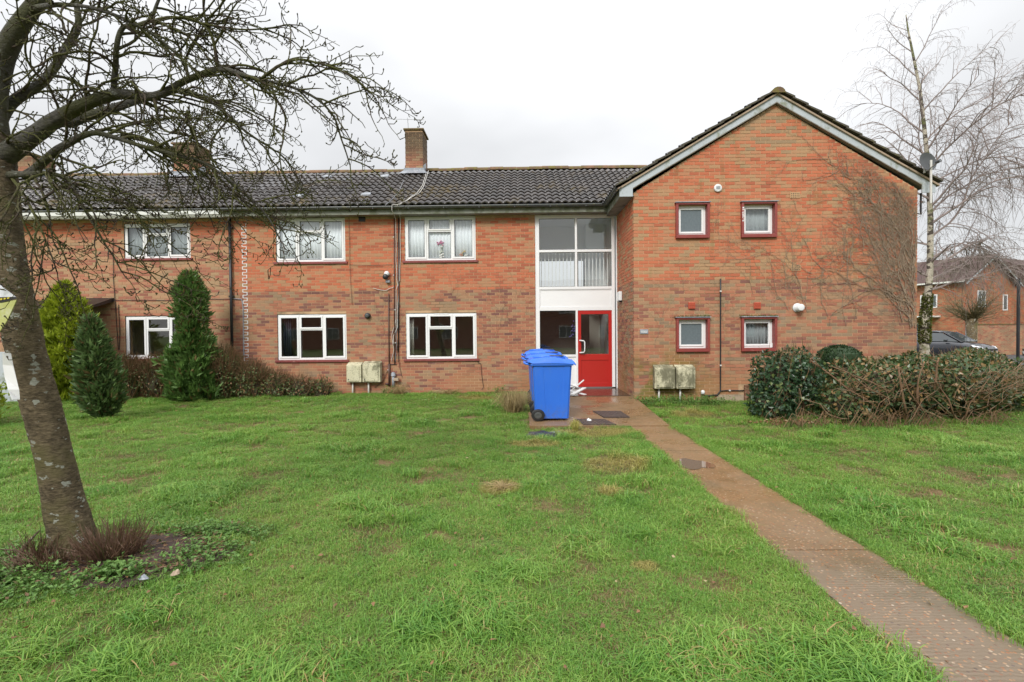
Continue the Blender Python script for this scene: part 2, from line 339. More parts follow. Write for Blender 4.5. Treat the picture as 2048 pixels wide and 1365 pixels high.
def grass_mat():
    t = NT('grass_blade'); p = t.pos(); r = t.n('ShaderNodeNewGeometry').outputs['Random Per Island']; oi = t.n('ShaderNodeObjectInfo').outputs['Random']
    n1 = t.noise(.8, 4, p, .6); n2 = t.noise(4, 3, p)
    r2 = t.math('FRACT', t.math('ADD', t.math('MULTIPLY', r, 7.7), oi))
    f = t.math('ADD', t.math('MULTIPLY', r2, .42), t.math('SUBTRACT', t.math('ADD', t.math('MULTIPLY', n1, .75), t.math('MULTIPLY', n2, .38)), .18))
    c = t.ramp(f, [(.15, (.040, .142, .022)), (.38, (.108, .268, .038)), (.62, (.20, .375, .058)), (1, (.34, .44, .10))])
    st = t.math('FRACT', t.math('ADD', t.math('MULTIPLY', r, 31.3), t.math('MULTIPLY', oi, 3.1)))
    st = t.step(t.math('ADD', st, t.math('MULTIPLY', t.math('SUBTRACT', t.noise(1.7, 4, p, .6), .5), .7)), .945, .975)
    c = t.mix(st, c, t.mix(r2, (.34, .19, .06), (.50, .40, .18)))
    # named yellowed patches of the lawn
    s = t.n('ShaderNodeSeparateXYZ'); t.t.links.new(p, s.inputs[0])
    for (x, y, rx, ry) in YPATCH:
        dx = t.math('DIVIDE', t.math('SUBTRACT', s.outputs['X'], x), rx); dy = t.math('DIVIDE', t.math('SUBTRACT', s.outputs['Y'], y), ry)
        d = t.math('ADD', t.math('ADD', t.math('MULTIPLY', dx, dx), t.math('MULTIPLY', dy, dy)), t.math('MULTIPLY', t.noise(5, 3, p), 1.1))
        c = t.mix(t.math('MULTIPLY', t.step(d, 1.9, .9), .85), c, t.mix(r2, (.33, .23, .08), (.50, .42, .14)))
    pb = t.n('ShaderNodeBsdfPrincipled'); t.set(pb.inputs['Base Color'], c); pb.inputs['Roughness'].default_value = .42; pb.inputs['Specular IOR Level'].default_value = .45
    tl = t.n('ShaderNodeBsdfTranslucent'); t.set(tl.inputs['Color'], t.mix(.5, c, (.16, .26, .03)))
    mx_ = t.n('ShaderNodeMixShader'); mx_.inputs[0].default_value = .3
    t.t.links.new(pb.outputs[0], mx_.inputs[1]); t.t.links.new(tl.outputs[0], mx_.inputs[2]); t.t.links.new(mx_.outputs[0], t.o.inputs[0])
    return t.m
YPATCH = [(*gr(1232, 932)[:2], .42, .42), (*gr(1190, 868)[:2], .7, .35), (*gr(1385, 832)[:2], .45, .35), (*gr(1000, 975)[:2], .22, .3), (*gr(1220, 985)[:2], .15, .15), (*gr(1070, 890)[:2], .4, .2), (*gr(950, 800)[:2], .5, .3), (*gr(1290,1130)[:2], .1,.1)]
M['grass'] = grass_mat()
def path_mat():
    t = NT('wet_aggregate_concrete'); p = t.pos()
    c = t.mix(t.noise(2.2, 5, p, .6), (.168, .100, .045), (.245, .158, .080))
    s = t.n('ShaderNodeSeparateXYZ'); t.t.links.new(p, s.inputs[0])
    c = t.mix(t.step(s.outputs['Y'], 4.6, 3.0), c, t.mix(t.noise(3, 4, p), (.15, .108, .070), (.212, .16, .108)))
    v = t.n('ShaderNodeTexVoronoi'); v.inputs['Scale'].default_value = 46; t.t.links.new(p, v.inputs['Vector'])
    st = t.n('ShaderNodeSeparateXYZ'); t.t.links.new(v.outputs['Color'], st.inputs[0])
    peb = t.math('MULTIPLY', t.step(v.outputs['Distance'], .42, .3), t.step(st.outputs[0], .38, .46))
    c = t.mix(t.math('MULTIPLY', peb, .9), c, t.ramp(st.outputs[1], [(0, (.10, .08, .07)), (.35, (.28, .11, .045)), (.65, (.36, .20, .10)), (.95, (.38, .27, .18)), (1, (.5, .42, .33))]))
    alg = t.step(t.noise(1.4, 5, p, .65), .5, .68)
    c = t.mix(t.math('MULTIPLY', alg, .4), c, (.07, .065, .028))
    wet = t.step(t.noise(1.3, 4, p, .55), .44, .62)
    rg = t.math('SUBTRACT', .50, t.math('MULTIPLY', wet, .30))
    wv = t.n('ShaderNodeTexWave', wave_type='BANDS', bands_direction='Y'); wv.inputs['Scale'].default_value = 11; wv.inputs['Distortion'].default_value = 4.5; wv.inputs['Detail Scale'].default_value = 2
    t.t.links.new(p, wv.inputs['Vector'])
    ridg = t.math('MULTIPLY', wv.outputs['Fac'], t.math('MULTIPLY', t.step(s.outputs['Y'], 5.6, 4.4), t.step(t.noise(1.8, 3, p), .38, .65)))
    h = t.math('ADD', t.math('MULTIPLY', ridg, .5), t.math('ADD', t.math('MULTIPLY', t.noise(120, 3, p), .35), t.math('MULTIPLY', peb, .3)))
    return t.bsdf(c, rg, t.bump(h, .55, .006), spec=.5)
M['path'] = path_mat()
M['pad'] = simple('wet_pad_concrete', (.085, .055, .038), .22, .3, 5, .12, 50, (.05, .04, .03), 3)
M['iron'] = simple('iron_cover', (.055, .040, .036), .5, .35, 14, .5, 60, (.12, .09, .06), 12)
M['soil'] = simple('dark_soil', (.045, .026, .020), .95, .5, 18, 1.0, 45, (.09, .06, .04), 9)
M['asphalt'] = simple('asphalt', (.05, .05, .052), .7, .2, 5, .3, 80)
def water_mat():
    t = NT('puddle_water'); return t.bsdf((.15, .09, .05), .02, None, spec=1.0)
M['water'] = water_mat()
# ------------------------------------------------------------------ ground, path
GY, MY = 11.215, 13.1        # front of the gable wall, front of the long wall
PX0, PX1 = 1.83, 2.49
def lawn_z(x, y):
    d = max(0, min(1, (y-6)/7)); wv = mnoise.noise(Vector((x*.55, y*.55, 0)))*.03 + mnoise.noise(Vector((x*1.7, y*1.7, 5)))*.012
    near = max(0, min(1, 1.7-abs(x-2.16)/.6))
    return wv*(1-near)*(1 if y < 40 else 0) + .05*d*(1 if y < 14 else 0)*(1-near) - .015 + (.045 if abs(x-2.16) > .2 else .0)*near*(1 if y < 8.3 else 0)
g = MB(); xs_ = [-400, -120, -60, -30]+[-20+i*.5 for i in range(40)]+[i*.25 for i in range(6)]+[1.5, 1.7, 1.84, 1.98, 2.34, 2.48, 2.62, 2.85, 3.1, 3.5]+[4+i*.5 for i in range(33)]+[30, 60, 120, 400]; ys_ = [-400, -100, -40, -20, -8, -3]+[-1+i*.5 for i in range(60)]+[32, 45, 70, 120, 400]
g.v = [(x, y, lawn_z(x, y)) for y in ys_ for x in xs_]
nx = len(xs_); g.f = [(j*nx+i, j*nx+i+1, (j+1)*nx+i+1, (j+1)*nx+i) for j in range(len(ys_)-1) for i in range(nx-1)]
tag(g.build('ground', M['ground'], smooth=True), kind='structure')
path = thing('path', None, None); tag(path, kind='structure')
for (ya, yb) in ((-2.6, .51), (.525, 3.585), (3.6, 6.59), (6.605, 8.28)):
    s_ = MB(); n_ = 14; zt = .035
    L_ = [(PX0+.012*mnoise.noise(Vector((i*.9+ya, 3, 1))), ya+(yb-ya)*i/n_) for i in range(n_+1)]
    R_ = [(PX1+.012*mnoise.noise(Vector((i*.9+ya, 7, 2))), ya+(yb-ya)*i/n_) for i in range(n_+1)]
    s_.v = [(x, y, zt) for x, y in L_]+[(x, y, zt) for x, y in R_]+[(x, y, -.08) for x, y in L_]+[(x, y, -.08) for x, y in R_]
    m_ = n_+1
    for i in range(n_):
        s_.f += [(i, m_+i, m_+i+1, i+1), (i, i+1, 2*m_+i+1, 2*m_+i), (m_+i+1, m_+i, 3*m_+i, 3*m_+i+1)]
    s_.f += [(0, 2*m_, 3*m_, m_), (m_-1, 2*m_-1, 4*m_-1, 3*m_-1)]
    s_.build('slab', M['path'], path)
# the wide bay before the door, its kerb and the raised doorstep pad
wide = MB(); wide.prism([(0, 0), (1, 0), (1, 1), (0, 1)], 0, 1); wide.v = []; wide.f = []
poly = [(.16, 8.33), (1.45, 8.28), (2.47, 8.295), (2.60, 11.15), (2.56, 11.4), (2.56, 11.55), (.95, 11.55), (.5, 11.0), (.16, 9.5)]
wide.add([(x, y, .05+.02*(y-8.3)) for x, y in poly]+[(x, y, -.08) for x, y in poly], [tuple(range(len(poly)))]+[((i+1) % len(poly), i, i+len(poly), (i+1) % len(poly)+len(poly)) for i in range(len(poly))])
wide.build('slab', M['path'], path, 'wide brown concrete bay in front of the door')
MB().box(.6, 2.56, 11.56, 13.09, -.1, .128).build('step', M['pad'], path, 'dark wet doorstep pad')
pud = MB(); c0 = gr(1388, 929, .04); nn = 20
pud.v = [(c0.x+.20*(1+.35*mnoise.noise(Vector((cos(q)*1.3, sin(q)*1.3, 4))))*cos(q), c0.y+.24*(1+.5*mnoise.noise(Vector((cos(q)*1.5, sin(q)*1.5, 9))))*sin(q), .0395) for q in [2*pi*i/nn for i in range(nn)]]
pud.f = [tuple(range(nn))]
tag(pud.build('puddle', M['water']), kind='structure')
# ------------------------------------------------------------------ brickwork
BL, BH, BP = .213, .063, .10
def add_brick_mesh(mb, a, b, z0, z1, plane, y, tilt=0):
    # plane 'y': runs in x, front at y facing -y ; 'x-': front at x=y facing -x, runs in y ; 'x+'
    d = BP
    if plane == 'y': vs = [(a,y,z0),(b,y,z0),(b,y,z1),(a,y,z1),(a,y+d,z0),(b,y+d,z0),(b,y+d,z1),(a,y+d,z1)]
    elif plane == 'x-': vs = [(y,b,z0),(y,a,z0),(y,a,z1),(y,b,z1),(y+d,b,z0),(y+d,a,z0),(y+d,a,z1),(y+d,b,z1)]
    else: vs = [(y,a,z0),(y,b,z0),(y,b,z1),(y,a,z1),(y-d,a,z0),(y-d,b,z0),(y-d,b,z1),(y-d,a,z1)]
    mb.add(vs, [(0,1,2,3),(1,5,6,2),(4,0,3,7),(3,2,6,7),(4,5,1,0)])
def brick_wall(mb, singles, a0, a1, z0, z1, holes, plane, y, clip=None, off=0.):
    n = int(round((z1-z0)/.075))
    for i in range(n):
        zb = z0+i*.075+.006; zt = zb+BH
        if zt > z1+.01: break
        lo, hi = a0, a1
        if clip:
            c = clip(zt); 
            if c is None: break
            lo, hi = max(lo, c[0]), min(hi, c[1])
        segs = [(lo, hi)]
        for (h0, h1, hz0, hz1) in holes:
            if zt > hz0 and zb < hz1:
                ns = []
                for s0, s1 in segs:
                    if h1 <= s0 or h0 >= s1: ns.append((s0, s1))
                    else:
                        if h0-s0 > .03: ns.append((s0, h0))
                        if s1-h1 > .03: ns.append((h1, s1))
                segs = ns
        st = a0 + off - (.1125 if i % 2 else 0)
        for s0, s1 in segs:
            j = math.floor((s0-st)/.225)
            while st+j*.225 < s1:
                b0 = max(st+j*.225+.006, s0+.0); b1 = min(st+(j+1)*.225-.006, s1)
                j += 1
                if b1-b0 < .025: continue
                dy = random.uniform(-.0015, .0015)
                if b1-b0 > .2125: singles.append((b0, b1, zb, zt, plane, y+dy))
                else: add_brick_mesh(mb, b0, b1, zb, zt, plane, y+dy)
brick_me = {}
def emit_singles(singles, parent, mat_s, mat_j, mb, limit=300):
    cp = Vector((0, 0, CZ))
    def ctr(s): return Vector(((s[0]+s[1])/2, s[5], (s[2]+s[3])/2)) if s[4] == 'y' else Vector((s[5], (s[0]+s[1])/2, (s[2]+s[3])/2))
    vis = [s for s in singles if s[4] == 'y']
    vis.sort(key=lambda s: (ctr(s)-cp).length + (3 if s[5] > 12 and parent.name.startswith('brick_flats') else 0) + (6 if HIDE(ctr(s)) else 0))
    pick = set(id(s) for s in vis[:limit])
    if mat_s.name not in brick_me:
        b = MB(); add_brick_mesh(b, -.1065, .1065, -.0315, .0315, 'y', 0)
        me = bpy.data.meshes.new('brick'); me.from_pydata(b.v, [], b.f); me.materials.append(mat_s); brick_me[mat_s.name] = me
    for s in singles:
        if id(s) in pick: link('brick', brick_me[mat_s.name], parent, ctr(s)-ORG[parent])
        else: add_brick_mesh(mb, *s)
    mb.build('brickwork', mat_j, parent, kind='stuff')
def HIDE(c):   # bricks that the hedge or bushes cover
    return c.z < .35 or (c.x > 4.9 and c.z < 1.1 and c.y < 12) or (c.x < -7.6 and c.x < -12)
def panel(mb, a0, a1, z0, z1, holes, plane, y, th):
    xs = sorted({a0, a1, *[v for h in holes for v in h[:2] if a0 < v < a1]}); zs = sorted({z0, z1, *[v for h in holes for v in h[2:] if z0 < v < z1]})
    for i in range(len(xs)-1):
        for j in range(len(zs)-1):
            cx, cz = (xs[i]+xs[i+1])/2, (zs[j]+zs[j+1])/2
            if any(h[0] < cx < h[1] and h[2] < cz < h[3] for h in holes): continue
            if plane == 'y': mb.box(xs[i], xs[i+1], y, y+th, zs[j], zs[j+1])
            elif plane == 'x-': mb.box(y, y+th, xs[i], xs[i+1], zs[j], zs[j+1])
            else: mb.box(y-th, y, xs[i], xs[i+1], zs[j], zs[j+1])
# ------------------------------------------------------------------ the block of flats
flats = thing('brick_flats', 'red brick block of flats with a projecting gable, glazed entrance and red door', 'block of flats', (0, MY, 0))
WINS = [(-6.38, -4.55, 3.51, 4.66), (-2.98, -1.12, 3.51, 4.66), (-6.38, -4.55, .93, 2.13), (-2.98, -1.12, .93, 2.13)]
ENT = (.43, 2.53, .1, 4.63)
GW = [(3.49, 4.23, 3.66, 4.44), (4.93, 5.71, 3.66, 4.44), (3.49, 4.23, 1.14, 1.90), (4.93, 5.71, 1.14, 1.90)]
XL, XR = 2.56, 8.81; XC = 5.685; RZ = 6.83; YR = 16.3
mb = MB(); singles = []
holes_m = [(a-.0, b+.0, c-.06, d+.01) for a, b, c, d in WINS]+[ENT]
brick_wall(mb, singles, -7.6, .43, -.12, 4.66, holes_m, 'y', MY)
gslope = (6.60-4.70)/(XC-XL)
def gclip(z):
    if z < 4.62: return (XL, XR)
    if z > 6.56: return None
    k_ = (6.60-z)/gslope; return (XC-k_, XC+k_)
GH = [(a+.05, b-.05, c+.05, d-.05) for a, b, c, d in GW]
brick_wall(mb, singles, XL, XR, -.12, 6.6, GH+[(4.88, 5.30, -.2, .34)], 'y', GY, gclip)
brick_wall(mb, singles, GY+.105, MY, -.12, 4.66, [], 'x-', XL, off=.1)
brick_wall(mb, singles, GY+.105, 21.4, -.12, 4.66, [], 'x+', XR, off=.1)
emit_singles(singles, flats, M['brick'], M['brick_i'], mb)
wl = MB(); D = .007
panel(wl, -7.6, .43, -.2, 4.68, holes_m, 'y', MY+D, .24)
panel(wl, XL+D, XR-D, -.2, 4.69, GH, 'y', GY+D, .26)
wl.prism([(XL+D, 4.69), (XR-D, 4.69), (XC, 6.585)], GY+D, GY+.267)
wl.box(XL+D, XL+.26, GY+.267, MY, -.2, 4.69); wl.box(XR-.26, XR-D, GY+.267, 21.4, -.2, 4.69)
wl.box(-7.6, .43, 19.4, 19.6, -.2, 4.68); wl.box(XL+.3, XR-.26, 21.2, 21.4, -.2, 4.69); wl.box(-7.6, -7.5, MY+.25, 19.4, -.2, 4.7)
wl.build('wall', M['mortar'], flats)
# inner rooms
inn = MB()
for (a, b) in ((-7.48, -3.8), (-3.7, .33)):
    for (z0, z1) in ((.05, 2.5), (2.7, 4.72)):
        y0, y1 = MY+.27, MY+3.6
        inn.box(a, b, y1, y1+.05, z0, z1); inn.box(a, a+.04, y0, y1, z0, z1); inn.box(b-.04, b, y0, y1, z0, z1)
        inn.box(a, b, y0, y1, z1, z1+.05); inn.box(a, b, y0, y1, z0-.05, z0)
for (a, b) in ((XL+.3, 4.55), (4.6, 6.6)):
    for (z0, z1) in ((.05, 2.5), (2.7, 4.9)):
        y0, y1 = GY+.3, GY+2.6
        inn.box(a, b, y1, y1+.05, z0, z1); inn.box(a, a+.04, y0, y1, z0, z1); inn.box(b-.04, b, y0, y1, z0, z1)
        inn.box(a, b, y0, y1, z1, z1+.05); inn.box(a, b, y0, y1, z0-.05, z0)
inn.build('inner_wall', M['interior'], flats)
sw = MB(); sy = MY+.3
sw.box(.36, .42, MY+.1, 19.3, .05, 4.72); sw.box(2.54, 2.60, MY+.0, 19.3, .05, 4.72); sw.box(.42, 2.54, MY+.1, 19.3, 4.72, 4.78)
panel(sw, .42, 2.54, .05, 4.72, [(.5, 2.3, 2.75, 4.6)], 'y', 17.2, .1)
sw.box(.42, 2.54, 15.2, 17.2, 2.45, 2.62); sw.box(1.95, 2.54, 14.6, 15.2, 2.62, 4.72)
sw.box(.42, 1.95, 14.9, 15.0, 3.72, 4.72); sw.build('stairwell_wall', M['stair'], flats)  # last box: white panel added to catch window light behind the upper glass
st = MB()
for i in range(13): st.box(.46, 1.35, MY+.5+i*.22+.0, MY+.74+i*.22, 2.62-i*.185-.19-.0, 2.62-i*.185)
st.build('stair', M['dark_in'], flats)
MB().box(.42, 2.54, MY+.1, 19.3, -.02, .12).build('floor', M['floorin'], flats)
# ---- windows
def upvc_window(parent, x0, x1, z0, z1, y, sill=True, old=False, small_mid=True, sill_x=.06):
    mw = M['upvc_old'] if old else M['upvc']
    t = .055; w_ = x1-x0; m1, m2 = x0+w_*.315, x0+w_*.665
    f = MB(); y0, y1 = y, y+.07
    f.box(x0, x1, y0, y1, z1-t, z1); f.box(x0, x1, y0, y1, z0, z0+t); f.box(x0, x0+t, y0, y1, z0+t, z1-t); f.box(x1-t, x1, y0, y1, z0+t, z1-t)
    f.box(m1-.03, m1+.03, y0, y1, z0+t, z1-t); f.box(m2-.03, m2+.03, y0, y1, z0+t, z1-t)
    zt = z0+(z1-z0)*.67; f.box(m1+.03, m2-.03, y0, y1, zt-.025, zt+.025)
    f.box((x0+x1)/2-.2, (x0+x1)/2+.2, y0-.012, y0, z1-.035, z1-.015)       # trickle vent
    win = f.build('window', mw, parent, bevel=.004)
    def leaf(a, b, c, d, name, th=.05):
        q = MB(); ya = y-.016; q.box(a, b, ya, y+.03, d-th, d); q.box(a, b, ya, y+.03, c, c+th); q.box(a, a+th, ya, y+.03, c+th, d-th); q.box(b-th, b, ya, y+.03, c+th, d-th)
        q.build(name, mw, win, bevel=.004)
        MB().box(a+th-.004, b-th+.004, y+.012, y+.018, c+th-.004, d-th+.004).build('pane', M['glass'], win)
        s_ = MB(); e = .008; a1_, b1_, c1_, d1_ = a+th, b-th, c+th, d-th; yy = y-.004
        s_.box(a1_, b1_, yy, yy+.014, d1_-e, d1_); s_.box(a1_, b1_, yy, yy+.014, c1_, c1_+e); s_.box(a1_, a1_+e, yy, yy+.014, c1_+e, d1_-e); s_.box(b1_-e, b1_, yy, yy+.014, c1_+e, d1_-e)
        s_.build('gasket', M['black'], win)
    leaf(x0+t-.012, m1-.016, z0+t-.012, z1-t+.012, 'casement'); leaf(m2+.016, x1-t+.012, z0+t-.012, z1-t+.012, 'casement')
    leaf(m1+.018, m2-.018, zt+.012, z1-t+.012, 'fanlight', .042)
    MB().box(m1+.028, m2-.028, y+.02, y+.026, z0+t-.004, zt-.02).build('pane', M['glass'], win)
    e = .009; s_ = MB(); a1_, b1_, c1_, d1_ = m1+.03, m2-.03, z0+t, zt-.025; yy = y+.004
    s_.box(a1_, b1_, yy, yy+.014, d1_-e, d1_); s_.box(a1_, b1_, yy, yy+.014, c1_, c1_+e); s_.box(a1_, a1_+e, yy, yy+.014, c1_+e, d1_-e); s_.box(b1_-e, b1_, yy, yy+.014, c1_+e, d1_-e); s_.build('gasket', M['black'], win)
    if sill:
        MB().box(x0-sill_x, x1+sill_x, y-.075, y+.05, z0-.062, z0-.002).build('sill', M['red_sill'], win, bevel=.006)
    return win
for (a, b, c, d) in WINS: upvc_window(flats, a, b, c, d, MY+.03)
# ---- box-framed small windows of the gable
for i, (a, b, c, d) in enumerate(GW):
    y0, y1 = GY-.07, GY+.16; t = .075
    f = MB(); f.box(a, b, y0, y1, d-t*.55, d); f.box(a, b, y0, y1, c, c+t); f.box(a, a+t*.7, y0, y1, c+t, d-t*.55); f.box(b-t*.7, b, y0, y1, c+t, d-t*.55)
    lab = {1: 'box frame with peeled paint at its left edge', 3: 'box frame with a pale chip at its lower right'}.get(i)
    wn = f.build('window', M['box_red'], flats, lab, bevel=.006)
    MB().box(a-.02, b+.02, y0-.025, GY-.001, d+.001, d+.018).build('flashing', M['lead'], wn)
    a2, b2, c2, d2 = a+.053, b-.053, c+t+.001, d-t*.55-.001; yf = GY+.06
    q = MB(); h = .05; q.box(a2, b2, yf, yf+.06, d2-h, d2); q.box(a2, b2, yf, yf+.06, c2, c2+h); q.box(a2, a2+h, yf, yf+.06, c2+h, d2-h); q.box(b2-h, b2, yf, yf+.06, c2+h, d2-h)
    q.build('frame', M['upvc'], wn, bevel=.005)
    a3, b3, c3, d3 = a2+h-.012, b2-h+.0, c2+h-.008, d2-h+.0
    q = MB(); h = .042; q.box(a3, b3, yf-.018, yf+.02, d3-h, d3); q.box(a3, b3, yf-.018, yf+.02, c3, c3+h); q.box(a3, a3+h, yf-.018, yf+.02, c3+h, d3-h); q.box(b3-h, b3, yf-.018, yf+.02, c3+h, d3-h)
    q.box((a3+b3)/2-.11, (a3+b3)/2+.11, yf-.012, yf, d3+.008, d3+.024)
    q.build('casement', M['upvc'], wn, bevel=.004)
    MB().box(a3+h-.003, b3-h+.003, yf+.004, yf+.01, c3+h-.003, d3-h+.003).build('pane', M['glass'] if i in (1, 3) else M['glass_frost'], wn)
    if i == 3: MB().box(b2-.01, b2+.05, yf-.02, yf+.03, c2+.01, c2+.10).build('chip', M['white_pl'], wn)
    if i == 1:
        q = MB()
        for k_ in range(9): 
            zz = c+.35+k_*.035+random.uniform(0, .02); q.box(a+.004+random.uniform(0, .02), a+.03+random.uniform(0, .02), y0-.002, y0, zz, zz+random.uniform(.01, .03))
        q.build('bare_paint', M['white_pl'], wn)
# ---- glazed entrance screen
ye = MY+.02
e_ = MB(); X0, X1, XM = .43, 2.505, 1.50
Zb, Zp, Zd, Zr, Zq, Zt = .15, .98, 2.20, 2.72, 3.72, 4.60
e_.box(X0, X0+.11, ye, ye+.08, Zb, 4.66); e_.box(X1-.08, X1, ye, ye+.08, Zb, 4.66)
e_.box(X0+.11, X1-.08, ye, ye+.08, Zt-.03, 4.66); e_.box(X0+.11, X1-.08, ye, ye+.08, Zq-.03, Zq+.035)
e_.box(X0+.11, X1-.08, ye, ye+.08, Zr, Zr+.07); e_.box(X0+.11, X1-.08, ye, ye+.08, Zd-.035, Zd+.045)
e_.box(XM-.03, XM+.03, ye, ye+.08, Zq+.035, Zt-.03); e_.box(XM-.03, XM+.03, ye, ye+.08, Zr+.07, Zq-.03)
e_.box(XM-.02, XM+.035, ye, ye+.08, Zb, Zd-.035); e_.box(X0+.11, XM-.02, ye, ye+.08, Zp-.03, Zp+.03); e_.box(X0+.11, XM-.02, ye, ye+.08, Zb, Zb+.05)
ent = e_.build('entrance_screen', M['upvc'], flats, bevel=.005)
MB().box(X0+.108, X1-.078, ye+.025, ye+.05, Zd+.043, Zr+.002).build('panel', M['upvc'], ent)
q = MB(); q.box(X0+.115, X1-.085, ye+.014, ye+.024, Zd+.05, Zd+.07); q.box(X0+.115, X1-.085, ye+.014, ye+.024, Zr-.02, Zr-.002); q.box(X0+.112, X0+.13, ye+.014, ye+.024, Zd+.07, Zr-.02); q.box(X1-.1, X1-.082, ye+.014, ye+.024, Zd+.07, Zr-.02); q.build('beading', M['upvc'], ent)
MB().box(X0+.108, XM-.018, ye+.025, ye+.05, Zb+.048, Zp-.028).build('panel', M['upvc'], ent)
for (a, b, c, d) in ((X0+.11, XM-.03, Zq+.035, Zt-.03), (XM+.03, X1-.08, Zq+.035, Zt-.03), (X0+.11, XM-.03, Zr+.07, Zq-.03), (XM+.03, X1-.08, Zr+.07, Zq-.03), (X0+.11, XM-.02, Zp+.03, Zd-.035)):
    MB().box(a-.004, b+.004, ye+.035, ye+.041, c-.004, d+.004).build('pane', M['glass'], ent)
    e = .01; s_ = MB(); yy = ye+.02; s_.box(a, b, yy, yy+.014, d-e, d); s_.box(a, b, yy, yy+.014, c, c+e); s_.box(a, a+e, yy, yy+.014, c+e, d-e); s_.box(b-e, b, yy, yy+.014, c+e, d-e); s_.build('gasket', M['gutter'], ent)
# landing balustrade seen through the glass
lf = MB(); lf.box(.44, 2.52, MY+.14, MY+.42, 2.55, 2.72); lf.build('landing_edge', M['stair'], flats)
n_b = 19
for i in range(n_b):
    x = X0+.17+i*(X1-X0-.33)/(n_b-1); MB().box(x-.011, x+.011, MY+.2, MY+.222, 2.72, 3.70).build('baluster', M['upvc'], flats)
MB().box(.44, 2.5, MY+.185, MY+.237, 3.70, 3.74).build('handrail', M['upvc'], flats)
# red door
dx0, dx1 = XM+.035, X1-.08; dz0, dz1 = .16, Zd-.035; yd = ye+.012
d_ = MB(); d_.box(dx0, dx0+.085, yd, yd+.055, dz0, dz1); d_.box(dx1-.085, dx1, yd, yd+.055, dz0, dz1); d_.box(dx0+.085, dx1-.085, yd, yd+.055, dz1-.10, dz1)
d_.box(dx0+.085, dx1-.085, yd, yd+.055, .86, 1.02); d_.box(dx0+.085, dx1-.085, yd, yd+.055, dz0, dz0+.1)
dr = d_.build('door', M['door_red'], ent, bevel=.004)
MB().box(dx0+.083, dx1-.083, yd+.015, yd+.04, dz0+.098, .862).build('door_panel', M['door_red'], ent)
MB().box(dx0+.083, dx1-.083, yd+.025, yd+.031, 1.018, dz1-.098).build('door_pane', M['glass'], ent)
MB().box(dx0+.0, dx1-.0, yd-.02, yd+.05, .13, .158).build('threshold', M['steel'], ent)
hd = MB(); hx = dx0+.045; hd.tube([(hx, yd, 1.06), (hx, yd-.05, 1.06), (hx+.10, yd-.075, 1.07), (hx+.12, yd-.08, 1.11), (hx+.125, yd-.08, 1.22), (hx+.12, yd-.08, 1.34), (hx+.10, yd-.075, 1.37), (hx, yd-.05, 1.38), (hx, yd, 1.38)], .016, 10)
hd.build('handle', M['white_pl'], ent, smooth=True)
# ---- eaves and gutters
XE = 2.2
def gutter(mb, pts, r=.065):     # half round along pts
    n = 8; base = len(mb.v)
    a, b = Vector(pts[0]), Vector(pts[1]); t = (b-a).normalized(); s = Vector((0, 0, 1)).cross(t)
    for p in (a, b):
        for rr in (r, r-.006):
            for k_ in range(n+1):
                q = pi+pi*k_/n; mb.v.append(tuple(p+s*cos(q)*rr+Vector((0, 0, sin(q)*rr))))
    m_ = n+1
    for k_ in range(n):
        mb.f.append((base+k_, base+k_+1, base+2*m_+k_+1, base+2*m_+k_)); mb.f.append((base+m_+k_+1, base+m_+k_, base+3*m_+k_, base+3*m_+k_+1))
    mb.f.append((base, base+2*m_, base+3*m_, base+m_)); mb.f.append((base+n, base+m_+n, base+3*m_+n, base+2*m_+n))
YE = 12.78
gm = MB(); gutter(gm, [(-7.62, YE-.03, 4.845), (XE+.02, YE-.03, 4.845)]); gm.build('gutter', M['gutter'], flats, smooth=True)
gm = MB(); gutter(gm, [(XE+.0, 11.06, 4.80), (XE+.0, YE, 4.83)]); gm.build('gutter', M['gutter'], flats, smooth=True)
gb = MB()
for x in np.arange(-7.3, 2.1, .9): gb.box(x, x+.02, YE-.1, YE+.03, 4.772, 4.80)
gb.build('gutter_bracket', M['gutter'], flats)
MB().box(-7.6, XE+.3, YE+.04, YE+.062, 4.66, 4.86).build('fascia', M['fascia_dirty'], flats)
MB().box(-7.6, XE+.33, YE+.064, MY+.05, 4.665, 4.685).build('soffit', M['soffit'], flats)
MB().box(XE+.07, XE+.092, 11.16, YE+.1, 4.60, 4.82).build('fascia', M['fascia_dirty'], flats)
MB().box(XE+.094, XL+.01, 11.16, YE+.3, 4.60, 4.62).build('soffit', M['soffit'], flats)
# gable barge boards with box ends
YG = 11.13
bb = MB(); th = .125; ax = RZ-.13-.02
sl = (RZ-4.80)/(XC-XE); 
def zl(x): return RZ - .075 - sl*abs(x-XC)
for s in (-1, 1):
    xe = XC + s*(XC-XE-.06)
    bb.prism([(XC, zl(XC)), (xe, zl(xe)), (xe, zl(xe)-th*1.16), (XC, zl(XC)-th*1.16)], YG, YG+.022)
bb.build('barge_board', M['fascia'], flats)
MBs = MB()
for s in (-1, 1):
    xe = XC + s*(XC-XE-.06)
    p = [(XC, zl(XC)-th*1.16), (xe, zl(xe)-th*1.16), (xe, zl(xe)-th*1.16-.02), (XC, zl(XC)-th*1.16-.02)]
    MBs.prism(p, YG+.0, GY+.02)
MBs.build('verge_soffit', M['soffit'], flats)
for s in (-1, 1):
    xo, xi = XC+s*(XC-XE-.06), XC+s*(XC-XL-.0)
    xa, xb = min(xo, xi)-(.02 if s < 0 else -.03), max(xo, xi)+(.02 if s > 0 else -.03)
    MB().prism([(xa, 4.585), (xb, 4.585), (xb, zl(xb)-.02 if s < 0 else zl(xb)), (xa, zl(xa) if s < 0 else zl(xa)-.02)], YG-.004, YG+.02).build('box_end', M['fascia'], flats)
